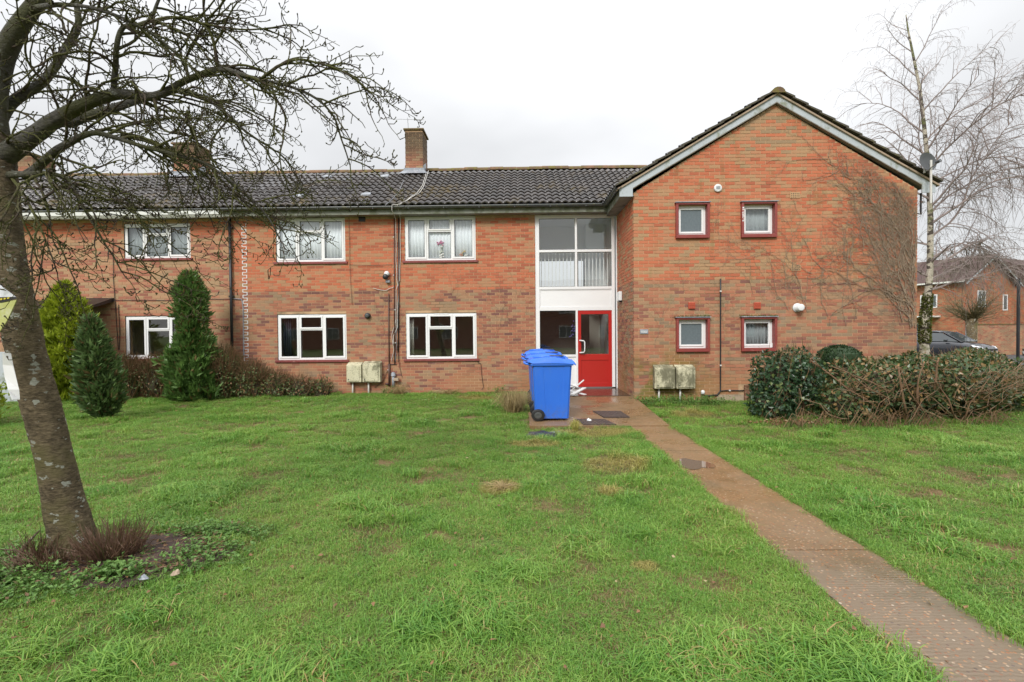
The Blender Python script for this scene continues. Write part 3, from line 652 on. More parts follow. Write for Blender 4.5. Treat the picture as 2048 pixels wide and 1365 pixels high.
# ---- roof tiles
TW, TG, TN = .37, .335, 12
def tile_local():
    vs = []; fs = []; L_ = TG+.08
    for j, (v, dz) in enumerate(((0, .046), (L_, .004))):
        for i in range(TN+1):
            u = i/TN; h = .046*(.5-.5*cos(4*pi*u))**.8
            vs.append((u*TW-.001*(i == TN), v, dz+h))
    for i in range(TN+1):
        vs.append((vs[i][0], 0, vs[i][2]-.034))
    m_ = TN+1
    for i in range(TN): fs.append((i, i+1, m_+i+1, m_+i)); fs.append((2*m_+i, 2*m_+i+1, i+1, i))
    return vs, fs
TV, TF = tile_local(); tile_me = bpy.data.meshes.new('roof_tile'); tile_me.from_pydata(TV, [], TF); tile_me.materials.append(M['tile'])
tile_me.polygons.foreach_set('use_smooth', [i % 2 == 0 for i in range(len(TF))])
def roof(parent, org, udir, vdir, cols, rows, keep, limit=300):
    u = Vector(udir).normalized(); v = Vector(vdir).normalized(); n = u.cross(v)
    R = Matrix((u, v, n)).transposed(); cells = []
    for r in range(rows):
        for c in range(*cols):
            k_ = keep(c, r)
            if not k_: continue
            p = Vector(org)+u*(c*TW)+v*(r*TG)
            cells.append((p, k_))
    cells.sort(key=lambda q: (q[0]-Vector((0, 0, CZ))).length)
    mbx = MB()
    for i, (p, k_) in enumerate(cells):
        jit = Matrix.Rotation(random.uniform(-.006, .006), 3, 'Z')
        if i < limit and k_ == 1:
            o = link('roof_tile', tile_me, parent, p-ORG[parent]); o.rotation_euler = (R@jit).to_euler()
        else:
            vs = [R@(jit@Vector(q)) + p for q in TV]
            if k_ != 1: vs = [Vector((min(q.x, k_), q.y, q.z)) for q in vs] if k_ > 0 else vs
            mbx.add([tuple(q) for q in vs], TF)
    o = mbx.build('roof_tiles', M['tile_i'], parent, kind='stuff')
    return o
PITCH = (RZ+.05-4.87)/(YR-YE)
vm = Vector((0, 1, PITCH)); rowsm = int(sqrt((YR-YE)**2+(RZ-4.85)**2)/TG)+1
def keep_main(c, r):
    x = -7.6+c*TW; z = 4.87+(r*TG+TG)*vm.normalized().z
    lim = XE+.15+(z-4.80)/sl
    if x > lim: return 0
    return 1
roof(flats, (-7.6, YE-.06, 4.845), (1, 0, 0), vm, (0, 33), 11, keep_main)
# wing roof: left and right slopes
vl = Vector((1, 0, sl)); 
def keep_wing(c, r): return 2 if True else 0
def wing(org, ud, vd, cols, rows):
    u = Vector(ud); v = Vector(vd).normalized(); n = u.cross(v); R = Matrix((u, v, n)).transposed(); mbx = MB()
    front = []
    for r in range(rows):
        for c in range(*cols):
            p = Vector(org)+u*(c*TW)+v*(r*TG); mbx.add([tuple(R@Vector(q)+p) for q in TV], TF)
    mbx.build('roof_tiles', M['tile_i'], flats, kind='stuff')
wing((XE-.05, 11.08+30*TW, 4.78), (0, -1, 0), vl, (0, 30), 12)
wing((2*XC-XE+.05, 11.08, 4.78), (0, 1, 0), (-1, 0, sl), (0, 30), 12)
# stepped verge tiles along both sloping edges
for s in (-1, 1):
    for r in range(12):
        q = MB(); x0 = XC+s*(XC-XE+.06)-s*r*TG/sqrt(1+sl*sl); x1 = x0-s*(TG+.06)/sqrt(1+sl*sl); z0 = 4.78+.022+(abs(x0-(XC+s*(XC-XE+.06))))*sl; z1 = z0+abs(x1-x0)*sl-.03
        pr_ = [(x0, z0+.0), (x1, z1), (x1, z1+.03), (x0, z0+.045)]
        if s > 0: pr_ = pr_[::-1]
        q.prism(pr_, 11.05, 11.2); q.build('verge_tile', M['verge'], flats)
    ms = MB(); xe = XC+s*(XC-XE+.02); pr_ = [(XC, zl(XC)+.002), (XC, RZ-.035), (xe, RZ-.035-sl*abs(xe-XC)), (xe, zl(xe)+.002)]
    ms.prism(pr_ if s > 0 else pr_[::-1], 11.09, 11.18); ms.build('verge_bedding', M['concrete'], flats)
# roof underlay boards so nothing shows through
ub = MB()
ub.add([(-7.6, YE+.02, 4.84), (4.2, YE+.02, 4.84), (5.6, YR, RZ), (-7.6, YR, RZ), (-7.6, 19.9, 4.84), (2.4, 19.9, 4.84)], [(0, 1, 2, 3), (3, 2, 5, 4)])
ub.add([(XE+.02, 11.16, 4.77), (XC, 11.16, RZ-.03), (XC, 21.3, RZ-.03), (XE+.02, 21.3, 4.77), (2*XC-XE-.02, 11.16, 4.77), (2*XC-XE-.02, 21.3, 4.77)], [(0, 1, 2, 3), (1, 4, 5, 2)])
ub.build('underlay', M['gutter'], flats)
def ridge(parent, a, b, step=.42, r=.13, mat_=M['ridge']):
    a, b = Vector(a), Vector(b); t = (b-a).normalized(); s = t.cross(Vector((0, 0, 1))); n_ = int((b-a).length/step)+1; step = (b-a).length/n_; r *= 1.15
    for i in range(n_):
        q = MB(); p0 = a+t*(i*step); p1 = p0+t*(step-.003); dz = random.uniform(-.012, .014); n = 7
        for p in (p0, p1):
            for k_ in range(n+1):
                w_ = pi*k_/n; q.v.append(tuple(p+s*cos(w_)*r+Vector((0, 0, sin(w_)*r*.85+dz+.02*mnoise.noise(Vector((p.x*.4, p.y*.4, 1)))))))
        m_ = n+1; q.f = [(k_, k_+1, m_+k_+1, m_+k_) for k_ in range(n)]+[tuple(range(m_)), tuple(range(2*m_-1, m_-1, -1))]
        q.build('ridge_tile', mat_, parent)
ridge(flats, (-7.6, YR, RZ-.015), (5.4, YR, RZ+.01)); ridge(flats, (XC, 11.04, RZ-.05), (XC, 21.2, RZ-.05))
# ---- chimney
def chimney(parent, xa, xb, ya, yb, zb_, zt, cap=True):
    c = MB(); sg = []
    n = int((zt-zb_)/.075)
    for i in range(n):
        z0 = zb_+i*.075; 
        for pl, a0, a1, yy in (('y', xa, xb, ya), ('x-', ya+.11, yb, xa), ('x+', ya+.11, yb, xb)):
            st = a0-(.11 if i % 2 else 0)
            while st < a1:
                b0, b1 = max(st+.005, a0), min(st+.22, a1); st += .225
                if b1-b0 > .02: add_brick_mesh(c, b0, b1, z0+.005, z0+.07, pl, yy)
    ch = c.build('chimney', M['brick_ch'], parent)
    MB().box(xa+.008, xb-.008, ya+.008, yb-.008, zb_-.3, zt).build('core', M['mortar'], ch)
    MB().box(xa-.045, xb+.045, ya-.045, yb+.045, zt+.003, zt+.055).build('cap', M['ridge'], ch, bevel=.01)
    p = MB(); p.lathe(((xa+xb)/2, (ya+yb)/2, zt+.055), [(.11, 0), (.10, .05), (.09, .12), (.10, .13), (.06, .135)], 12); p.build('pot', M['ridge'], ch, smooth=True)
    f = MB(); f.add([(xa-.16, ya-.20, zb_+.31), (xb+.16, ya-.20, zb_+.31), (xb+.05, ya-.012, zb_+.46), (xa-.05, ya-.012, zb_+.46), (xa-.05, ya-.012, zb_+.53), (xb+.05, ya-.012, zb_+.53)], [(0, 1, 2, 3), (3, 2, 5, 4)])
    for s, x in ((-1, xa-.012), (1, xb+.012)):
        f.add([(x, ya-.012, zb_+.3), (x, ya-.012, zb_+.6), (x, ya+.5, zb_+.85), (x, ya+.5, zb_+.6)], [(0, 1, 2, 3)])
    f.build('flashing', M['lead'], ch)
    return ch
ch1 = chimney(flats, -3.52, -2.97, 15.7, 16.5, 6.25, 7.95)
# ---- roof vents
for (px, py) in ((654, 357), (770, 356), (598, 396), (733, 393)):
    for Y in np.arange(12.8, 16.4, .01):
        p = at(px, py, Y)
        if p.z <= 4.90+(Y-YE)*PITCH: break
    q = MB(); x, y, z = p; q.v = [(x-.13, y-.1, z-.01), (x+.13, y-.1, z-.01), (x+.13, y+.17, z+.10), (x-.13, y+.17, z+.10), (x-.13, y-.1, z+.035), (x+.13, y-.1, z+.035), (x+.10, y+.10, z+.135), (x-.10, y+.10, z+.135)]
    q.f = [(0, 1, 5, 4), (1, 2, 6, 5), (2, 3, 7, 6), (3, 0, 4, 7), (4, 5, 6, 7)]; q.build('roof_vent', M['lead'], flats, bevel=.008)
# ---- toothed white movement joint in the brickwork
q = MB(); xj = -7.22; 
for i in range(1, 62):
    zb = -.12+i*.075; x = xj+(.055 if i % 2 else -.055); q.box(x-.009, x+.009, MY-.005, MY+.004, zb-.004, zb+.079)
    if i > 1: q.box(xj-.055, xj+.055, MY-.004, MY+.004, zb-.006, zb+.006) if False else q.box(xj-.049, xj+.049, MY-.0055, MY+.004, zb-.010, zb+.004)
q.build('movement_joint', M['white_pl'], flats)
# ---- services on the long wall
def pipe(name, pts, r, mat_, parent=flats, n=6): 
    q = MB(); q.tube(pts, r, n); return q.build(name, mat_, parent, smooth=True)
W = lambda px, py, d=.03: (lambda p: (p.x, MY-d, p.z))(at(px, py, MY))
WG = lambda px, py, d=.03: (lambda p: (p.x, GY-d, p.z))(at(px, py, GY))
pipe('downpipe', [(-7.56, MY-.06, 4.80), (-7.56, MY-.06, .1)], .036, M['black'], n=10)
for z in (4.4, 2.6, .9): MB().box(-7.62, -7.50, MY-.07, MY-.005, z, z+.04).build('pipe_bracket', M['black'], flats)
pipe('conduit', [W(778, 588), W(778, 665), W(779, 730)], .014, M['pipe_brown']); pipe('conduit', [W(779, 728, .04), W(779, 772, .04)], .026, M['pipe_brown'])
pipe('conduit', [W(776, 729, .02), W(793, 729, .02)], .012, M['pipe_brown']); pipe('conduit', [W(789, 437), W(789, 560), W(790, 728)], .013, M['pipe_brown'])
pipe('conduit', [W(797.5, 437), W(798, 600), W(797, 705)], .016, M['black'])
pipe('drain_stub', [W(772, 768, .05), W(778, 768, .05)], .03, M['pipe_brown'])
import itertools
def wob(pts, amp=.01, sub=6, seed=0, ax=(1, 0, 1)):
    o = []; pts = [Vector(p) for p in pts]
    for i in range(len(pts)-1):
        for k_ in range(sub):
            p = pts[i].lerp(pts[i+1], k_/sub); nn_ = mnoise.noise_vector(p*3+Vector((seed, 0, 0)))*amp
            o.append((p.x+nn_.x*ax[0], p.y+nn_.y*ax[1], p.z+nn_.z*ax[2]))
    o.append(tuple(pts[-1])); return o
def onroof(px, py, d=.05):
    for Y in np.arange(12.7, 16.4, .01):
        p = at(px, py, Y)
        if p.z <= 4.93+d+(Y-YE)*PITCH: return (p.x, Y, p.z)
    return tuple(at(px, py, 15.9))
c1 = [onroof(852, 348), onroof(846, 370), onroof(835, 385), onroof(815, 400), onroof(800, 409), (W(793, 416)[0], YE-.12, 4.86), (W(792, 425)[0], YE-.11, 4.72), W(792, 440, .05)]
def cable(name, pts, r, mat_, amp=.008, seed=0):
    q = MB(); q.tube(wob(pts, amp, 5, seed, (1, 0, 1)), r, 5); return q.build(name, mat_, flats, smooth=True)
cable('cable', c1+[W(793, 520), W(794, 560), W(798, 575), W(796, 610), W(795, 640), W(796, 655), W(788, 672), W(787, 690)], .008, M['cable_white'], .02)
cable('cable', [onroof(857, 342), onroof(848, 372), onroof(836, 388), onroof(812, 402), (W(803, 418)[0], YE-.12, 4.87), W(802, 440, .05), W(801, 520), W(800, 560), W(793, 580), W(792, 620), W(793, 660)], .008, M['cable_white'], .02, 3)
cable('cable', [W(747, 577), W(757, 580), W(772, 582), W(779, 578), W(790, 574)], .007, M['cable_white'], .005)
cable('cable', [onroof(808, 361), onroof(796, 385), onroof(783, 400), (W(779, 414)[0], YE-.11, 4.85), W(779, 430, .2)], .006, M['lead'], .02, 5)
for sd_ in range(4):
    cable('cable', [W(792+sd_*1.6, 640, .02), W(785+sd_*4, 670, .03), W(787+sd_*3, 700, .02), W(784+sd_*4, 725, .02)], .006, [M['cable_white'], M['pipe_brown'], M['lead'], M['black']][sd_], .05, sd_*7)
cable('cable', [W(699, 436), W(700, 530), W(702, 560), W(705, 610)], .005, M['pipe_brown'], .01); cable('cable', [W(700, 530), W(745, 532), W(785, 530)], .005, M['pipe_brown'], .01)
cable('cable', [W(955, 724), W(962, 728), W(964, 750), W(967, 775), W(963, 779)], .006, M['black'], .01)
cable('cable', [W(798, 705), W(800, 735), W(805, 755)], .006, M['pipe_brown'], .01); cable('cable', [W(775, 741), W(766, 765), W(750, 775)], .008, M['pipe_brown'], .01)
for (px, py) in ((788, 475), (788, 551), (790, 620), (791, 686), (777, 740)):
    p = W(px, py, .03); MB().box(p[0]-.02, p[0]+.02, p[1]-.01, p[1]+.01, p[2]-.012, p[2]+.012).build('cable_clip', M['cable_white'], flats)
def disc(name, p, r, depth, mat_, parent=flats, n=20, inner=None):
    q = MB(); q.lathe(p, [(r, 0), (r, -depth), (r*.8, -depth-.01)], n, 'y'); o = q.build(name, mat_, parent, smooth=False)
    return o
p = W(736, 632, 0); disc('flue', p, .075, .06, M['black']); q = MB(); q.lathe((p[0], p[1]-.06, p[2]), [(.05, 0), (.05, -.05), (.03, -.06)], 14, 'y'); q.build('flue_outlet', M['gutter'], flats)
p = W(724, 438, 0); v_ = MB().box(p[0]-.085, p[0]+.085, MY-.02, MY+.01, p[2]-.075, p[2]+.075).build('air_vent', M['black'], flats)
# black flood lamp on the wall: a thing of its own
p = W(775, 553, 0); fl = thing('wall_lamp', 'black and white bulkhead sensor lamp on the long wall between the upper windows', 'lamp', (p[0], MY, p[2]))
q = MB(); q.lathe((p[0], MY-.02, p[2]+.06), [(.06, 0), (.07, -.06), (.05, -.10)], 16, 'y'); q.build('housing', M['white_pl'], fl, smooth=True)
q = MB(); q.lathe((p[0]-.02, MY-.08, p[2]-.03), [(.065, 0), (.072, -.07), (.055, -.10)], 16, 'y'); q.build('lamp_head', M['black'], fl, smooth=True)
q = MB(); q.box(p[0]-.03, p[0]+.08, MY-.10, MY-.01, p[2]-.18, p[2]-.11); q.build('sensor', M['lead'], fl, bevel=.015)
# meter boxes
def meter(px0, px1, py0, py1, Y, label, dep=.19):
    mm = M['meter'] if Y > 12 else M['meter_g']
    a, b = at(px0, py1, Y-dep), at(px1, py0, Y-dep)
    t = thing('meter_box', label, 'meter box', ((a.x+b.x)/2, Y, a.z), group='mouldy cream meter boxes on the walls')
    q = MB(); q.v = [(a.x, Y-dep, a.z), (b.x, Y-dep, a.z), (b.x, Y-.001, a.z), (a.x, Y-.001, a.z), (a.x, Y-dep, b.z-.02), (b.x, Y-dep, b.z-.02), (b.x, Y-.001, b.z+.05), (a.x, Y-.001, b.z+.05)]
    q.f = [(0,1,5,4),(1,2,6,5),(2,3,7,6),(3,0,4,7),(4,5,6,7),(3,2,1,0)]; q.build('case', mm, t, bevel=.01)
    MB().box(a.x+.03, b.x-.05, Y-dep-.018, Y-dep+.001, a.z+.03, b.z-.05).build('door', mm, t, bevel=.008)
    MB().box(a.x+.05, a.x+.075, Y-dep-.026, Y-dep-.018, a.z+.06, a.z+.085).build('latch', M['gutter'], t)
    pp = MB(); pp.tube([(a.x+.12, Y-.07, a.z), (a.x+.12, Y-.07, -.05)], .022, 8); pp.build('pipe', M['cable_white'], t, smooth=True)
meter(693, 722, 729, 765, MY, 'mouldy cream meter box under the long wall, left one of its pair')
meter(725, 760, 727, 765, MY, 'mouldy cream meter box under the long wall, right one of its pair')
meter(1310, 1350, 735, 778, GY, 'stained cream meter box on the gable wall, left one of its pair')
meter(1353, 1391, 735, 778, GY, 'stained cream meter box on the gable wall, right one of its pair')
p = W(790, 752, .06); tp = thing('outside_tap', 'grey capped outlet pipe at the foot of the long wall', 'pipe', (p[0], MY, 0))
q = MB(); q.tube([(p[0]-.03, p[1], p[2]-.3), (p[0]-.03, p[1], p[2]+.02)], .04, 8); q.build('pipe', M['lead'], tp, smooth=True)
q = MB(); q.lathe((p[0]-.03, p[1], p[2]), [(.06, 0), (.055, .08), (.02, .1)], 12); q.build('cap', M['lead'], tp, smooth=True); MB().box(p[0]-.0, p[0]+.12, p[1]-.1, p[1], p[2]-.12, p[2]-.05).build('shelf', M['concrete'], tp)
# ---- services on the gable
cable('cable', [WG(1440, 558), WG(1440, 700), WG(1440, 782), WG(1434, 790), WG(1408, 792)], .016, M['black'], .004)
cable('cable', [WG(1440, 782), WG(1452, 781), WG(1487, 781)], .012, M['black'], .003); cable('cable', [WG(1516, 780), WG(1545, 780)], .010, M['pipe_brown'], .003)
for (px, py) in ((1440, 583), (1440, 731), (1458, 781)):
    p = WG(px, py, .03); MB().box(p[0]-.018, p[0]+.018, p[1]-.02, p[1]+.01, p[2]-.015, p[2]+.015).build('cable_clip', M['cable_white'], flats)
for (px, py) in ((1383, 612), (1514, 612)):
    p = WG(px, py, 0); v_ = MB().box(p[0]-.075, p[0]+.075, GY-.035, GY+.01, p[2]-.075, p[2]+.075).build('air_vent', M['terra'], flats, bevel=.01)
    q = MB(); 
    for k_ in range(4): q.box(p[0]-.06, p[0]+.06, GY-.042, GY-.034, p[2]-.055+k_*.032, p[2]-.045+k_*.032)
    q.build('louvre', M['terra'], v_)
for (px, py) in ((1590, 391), (1591, 536)):
    p = WG(px, py, 0); v_ = MB().box(p[0]-.108, p[0]+.108, GY-.012, GY+.01, p[2]-.068, p[2]+.068).build('air_brick', M['buff'], flats)
    q = MB()
    for i in range(5):
        for j in range(3): q.box(p[0]-.09+i*.04, p[0]-.09+i*.04+.018, GY-.014, GY-.0119, p[2]-.05+j*.04, p[2]-.05+j*.04+.016)
    q.build('hole', M['black'], v_)
p = WG(1435, 377, 0); e1 = disc('extractor_vent', p, .085, .035, M['white_pl']); q = MB(); q.box(p[0]-.045, p[0]+.045, GY-.052, GY-.046, p[2]-.008, p[2]+.008); q.box(p[0]-.045, p[0]+.045, GY-.052, GY-.046, p[2]+.02, p[2]+.03); q.box(p[0]-.045, p[0]+.045, GY-.052, GY-.046, p[2]-.03, p[2]-.02); q.build('slot', M['lead'], e1)
p = WG(1594, 616, 0); q = MB(); q.lathe((p[0], GY-.01, p[2]), [(.10, 0), (.095, -.03), (.075, -.035), (.075, -.16), (.06, -.165)], 20, 'y'); fu = q.build('boiler_flue', M['white_pl'], flats, smooth=True)
q = MB(); q.tube([(p[0]+.09, GY, p[2]+.01), (p[0]+.09, GY-.09, p[2]+.01), (p[0]+.105, GY-.13, p[2]-.005)], .014, 8); q.build('overflow_pipe', M['gutter'], flats)
MB().box(4.40, 5.58, GY-.012, GY+.002, -.15, .175).build('plinth', M['concrete'], flats)
a_, b_ = WG(1487, 806), WG(1516, 770); MB().box(a_[0], b_[0], GY-.06, GY-.02, -.1, b_[2]).build('cover_board', M['brown_wood'], flats)
p = WG(1288, 663.5, 0)
# number plate on the corner: raised pale numerals too worn to read
pl = thing('wall_plate', 'small worn grey-green plate with illegible pale lettering on the gable corner', 'sign', (p[0], GY, p[2]))
MB().box(p[0]-.092, p[0]+.092, GY-.02, GY-.001, p[2]-.05, p[2]+.05).build('plate', M['lead'], pl, bevel=.004)
q = MB()
for i in range(7): q.box(p[0]-.075+i*.022, p[0]-.062+i*.022, GY-.0235, GY-.0195, p[2]-.005, p[2]+.018)
for i in range(5): q.box(p[0]-.06+i*.026, p[0]-.045+i*.026, GY-.0235, GY-.0195, p[2]-.032, p[2]-.015)
q.build('lettering', M['white_pl'], pl)
bh = MB()  # old bolt holes
for (px, py) in ((1262, 637), (1276, 637), (1246, 694), (1295, 720)):
    p = WG(px, py, 0); bh.lathe((p[0], GY-.001, p[2]), [(.012, 0), (.012, -.002)], 8, 'y') if px > 1266 else None
bh.build('bolt_hole', M['black'], flats)
# box lamp on the return wall
yl = 12.55; p = (XL, yl, 2.50); bl = thing('bulkhead_lamp', 'pale upright box lamp on the return wall beside the entrance', 'lamp', (XL, yl, 2.37))
MB().box(XL-.09, XL-.005, yl-.12, yl+.12, 2.37, 2.60).build('housing', M['white_pl'], bl, bevel=.02); MB().box(XL-.07, XL-.01, yl-.06, yl+.06, 2.34, 2.369).build('sensor', M['black'], bl)
# wall foot cap
p = WG(1403, 784, .08); q = MB(); q.lathe((p[0], p[1], p[2]-.05), [(.0, 0), (.04, .01), (.045, .06), (.03, .09), (.0, .1)], 10)
single('pipe_cap', q, M['white_pl'], 'small broken white cap at the foot of the gable, right of the meter boxes', 'pipe cap', smooth=True)
# ------------------------------------------------------------------ neighbouring house on the left
house = thing('terraced_house', 'brick terraced house behind the bare tree with white gutter and a porch canopy', 'house', (-12, MY, 0))
HW = [(-10.42, -8.65, 3.65, 4.56), (-10.44, -8.66, 1.0, 2.12), (-16.4, -14.6, 3.65, 4.56), (-16.4, -14.6, 1.0, 2.12)]
HD = (-12.25, -11.32, .05, 2.13)
hh = [(a, b, c-.06, d+.01) for a, b, c, d in HW]+[HD]
mb = MB(); singles = []; brick_wall(mb, singles, -19.2, -7.605, -.12, 4.66, hh, 'y', MY, off=.05)
emit_singles(singles, house, M['brick_h'], M['brick_hi'], mb)
wl = MB(); panel(wl, -19.2, -7.605, -.2, 4.68, hh, 'y', MY+D, .24); wl.box(-19.2, -7.605, 19.4, 19.6, -.2, 4.68); wl.box(-19.2, -19.0, MY+.25, 19.4, -.2, 6.0); wl.build('wall', M['mortar'], house)
inn = MB()
for (a, b) in ((-11.0, -7.7), (-12.4, -11.1), (-18.9, -12.5)):
    for (z0, z1) in ((.05, 2.5), (2.7, 4.72)):
        y0, y1 = MY+.27, MY+3.6
        inn.box(a, b, y1, y1+.05, z0, z1); inn.box(a, a+.04, y0, y1, z0, z1); inn.box(b-.04, b, y0, y1, z0, z1); inn.box(a, b, y0, y1, z1, z1+.05); inn.box(a, b, y0, y1, z0-.05, z0)
inn.build('inner_wall', M['interior'], house)
for (a, b, c, d) in HW: upvc_window(house, a, b, c, d, MY+.03, old=False)
q = MB(); a, b, c, d = HD; q.box(a, a+.07, MY+.1, MY+.17, c, d); q.box(b-.07, b, MY+.1, MY+.17, c, d); q.box(a+.07, b-.07, MY+.1, MY+.17, d-.07, d); q.build('door_frame', M['white_door'], house)
dd = MB().box(a+.072, b-.072, MY+.12, MY+.165, c+.08, d-.072).build('front_door', M['white_door'], house)
MB().box(a+.25, b-.25, MY+.112, MY+.119, 1.35, 1.85).build('door_pane', M['glass_frost'], dd); MB().box(b-.14, b-.10, MY+.09, MY+.119, 1.0, 1.15).build('handle', M['steel'], dd)
q = MB(); q.v = [(-12.5, 12.35, 2.30), (-10.72, 12.35, 2.30), (-10.72, MY, 2.52), (-12.5, MY, 2.52), (-12.5, 12.35, 2.36), (-10.72, 12.35, 2.36), (-10.72, MY, 2.62), (-12.5, MY, 2.62)]
q.f = [(0,1,5,4),(1,2,6,5),(2,3,7,6),(3,0,4,7),(4,5,6,7),(3,2,1,0)]; cano = q.build('porch_canopy', M['black'], house)
MB().box(-12.52, -10.70, 12.30, 12.345, 2.20, 2.30).build('canopy_fascia', M['gutter_white'], cano)
gm = MB(); gutter(gm, [(-19.2, YE-.03, 4.84), (-7.63, YE-.03, 4.84)]); gm.build('gutter', M['gutter'], house, smooth=True)
MB().box(-19.2, -7.605, YE+.04, YE+.062, 4.64, 4.86).build('fascia', M['gutter_white'], house)
MB().box(-19.2, -7.63, YE-.105, YE-.09, 4.69, 4.78).build('gutter_face', M['gutter_white'], house)
MB().box(-19.2, -7.605, YE+.064, MY+.05, 4.665, 4.685).build('soffit', M['soffit'], house)
roof(house, (-7.6-31*TW, YE-.06, 4.845), (1, 0, 0), vm, (0, 31), 11, lambda c, r: 1)
ub = MB(); ub.add([(-19.2, YE+.02, 4.84), (-7.6, YE+.02, 4.84), (-7.6, YR, RZ), (-19.2, YR, RZ), (-19.2, 19.9, 4.84), (-7.6, 19.9, 4.84)], [(0, 1, 2, 3), (3, 2, 5, 4)]); ub.build('underlay', M['gutter'], house)
ridge(house, (-19.2, YR, RZ-.03), (-7.6, YR, RZ-.015))
chimney(house, -10.86, -10.15, 15.7, 16.5, 6.25, 7.62); chimney(house, -16.3, -15.35, 15.7, 16.5, 6.25, 7.35)
for (x0, pts) in ((0, [(227, 480), (228, 560), (232, 610), (238, 700)]), (1, [(238, 610), (241, 660), (240, 700)])):
    q = MB(); q.tube(wob([W(*p_, .02) for p_ in pts], .01, 4), .008, 5); q.build('cable', M['black'], house)
q = MB(); q.tube(wob([W(160, 601, .02), W(330, 601, .02), W(462, 598, .02)], .012, 8), .007, 5); q.build('cable', M['black'], house)
pc = thing('white_service_pipe', 'thin grey service pipe on the wall beside the white toothed joint', 'pipe', (-7.28, MY, .1))
q = MB(); q.tube([W(466, 598, .02), W(484, 599, .02), W(487, 615, .02), W(488, 712, .02)], .012, 6); q.build('pipe', M['lead'], pc)
# aerials
ae = thing('tv_aerial', 'thin yagi television aerial beside the brick chimney', 'aerial', (-3.6, 16.1, 7.0))
p0, p1 = at(768, 238, 16.1), at(848, 240, 16.1)
q = MB(); q.tube([(-3.45, 16.1, 7.5), (-3.52, 16.1, p0.z+.02)], .012, 5); q.build('mast', M['steel'], ae)
q = MB(); q.tube([p0, p1], .008, 5); q.build('boom', M['steel'], ae)
for i in range(12):
    c = p0.lerp(p1, (i+.5)/12); q = MB(); q.tube([(c.x, c.y-.12, c.z-.06), (c.x, c.y+.12, c.z+.06)], .004, 4); q.build('element', M['steel'], ae)
def dish(px, py, Y, r, label, polebot=None):
    c = at(px, py, Y); t = thing('satellite_dish', label, 'satellite dish', tuple(c), group='satellite dishes at the gable eave')
    q = MB(); n = 24; ax = Vector((.12, -1, .12)).normalized(); s = ax.orthogonal().normalized(); u_ = ax.cross(s)
    q.v.append(tuple(c-ax*.0)); 
    for j, (rr, dd_) in enumerate(((.35, .01), (.7, .04), (1, .09))):
        for k_ in range(n):
            a_ = 2*pi*k_/n; q.v.append(tuple(c+(s*cos(a_)*.92+u_*sin(a_))*r*rr+ax*dd_*r*2))
    q.f = [(0, 1+k_, 1+(k_+1) % n) for k_ in range(n)]
    for j in range(2):
        for k_ in range(n): q.f.append((1+j*n+k_, 1+(j+1)*n+k_, 1+(j+1)*n+(k_+1) % n, 1+j*n+(k_+1) % n))
    q.build('reflector', M['dish'], t, smooth=True)
    h = c+ax*r*1.5+Vector((0, 0, -r*.5)); q = MB(); q.tube([c-Vector((0, 0, r*.9)), h], .012, 6); q.build('arm', M['steel'], t)
    q = MB(); q.tube([h, h-ax*.09], .035, 8); q.build('receiver', M['dish'], t)
    if polebot is not None:
        q = MB(); q.tube([c-ax*.05-Vector((0, 0, r)), c-ax*.05+Vector((0, 0, .1))], .022, 8)
        q.tube([Vector((c.x+.04, c.y-.07, polebot)), Vector((c.x+.04, c.y-.07, c.z+.02))], .022, 8); q.build('pole', M['cable_white'], t)
        MB().box(XR-.02, c.x+.02, c.y+.05, c.y+.10, polebot+.05, polebot+.09).build('bracket', M['steel'], t)
    return t
dish(1853, 325, 11.0, .21, 'round grey satellite dish on a white pole above the right gable eave', 4.3)
dish(1846, 356, 11.35, .15, 'smaller dark dish half hidden behind the right gable eave')
q = MB(); a_ = WG(1845, 362, -.1); q.tube([(8.78, 11.3, 4.2), (8.95, 11.3, 4.15), (8.95, 11.3, 4.62)], .02, 6); single('dish_bracket', q, M['black'], 'black bracket under the right gable box end', 'bracket')
pc = at(1316, 322, 15); q = MB(); q.tube([(pc.x, 15, 6.2), (pc.x, 15, pc.z+.05)], .05, 8)
single('soil_vent_pipe', q, M['lead'], 'short grey vent pipe standing up behind the left gable slope', 'vent pipe')
# curtains and ornaments behind the panes
def curtain(a, b, z0, z1, y, label, folds=14, amp=.012, mat_=None, skew=0):
    q = MB(); n = folds*6
    for i in range(n+1):
        x = a+(b-a)*i/n; yy = y+amp*sin(i/6*2*pi+.6*sin(i*.37))+amp*.5*mnoise.noise(Vector((i*.2, 1, 2)))
        q.v += [(x, yy, z0), (x+skew, yy+.01, z1)]
    q.f = [(2*i, 2*i+2, 2*i+3, 2*i+1) for i in range(n)]
    o = single('net_curtain', q, mat_ or M['net'], label, 'curtain', 'curtains behind the windows', smooth=True)
    s_ = o.modifiers.new('thickness', 'SOLIDIFY'); s_.thickness = .002; return o
M['net'] = simple('net_fabric', (.86, .88, .93), .9, .06, 3, .0)
M['net_dim'] = simple('dim_net_fabric', (.34, .37, .39), .9, .2, 6, .0)
M['dark_curtain'] = simple('dark_blue_curtain', (.02, .025, .045), .9, .3, 5, .1)
M['pale_curtain'] = simple('pale_curtain', (.50, .49, .44), .9, .1, 5, .1)
curtain(-6.36, -4.57, 3.52, 4.64, MY+.095, 'white net curtain behind the upper window left of the wall cables', 20)
curtain(-2.96, -1.14, 3.52, 4.64, MY+.095, 'white net curtain behind the upper window with the flower ornaments', 20)
curtain(-10.40, -8.67, 3.66, 4.54, MY+.10, 'pale net curtain behind the upper window of the left house', 18, mat_=M['net_dim'])
curtain(-6.30, -6.08, .95, 2.1, MY+.16, 'dark curtain drawn at the left of the lower left window', 4, .03, M['dark_curtain'])
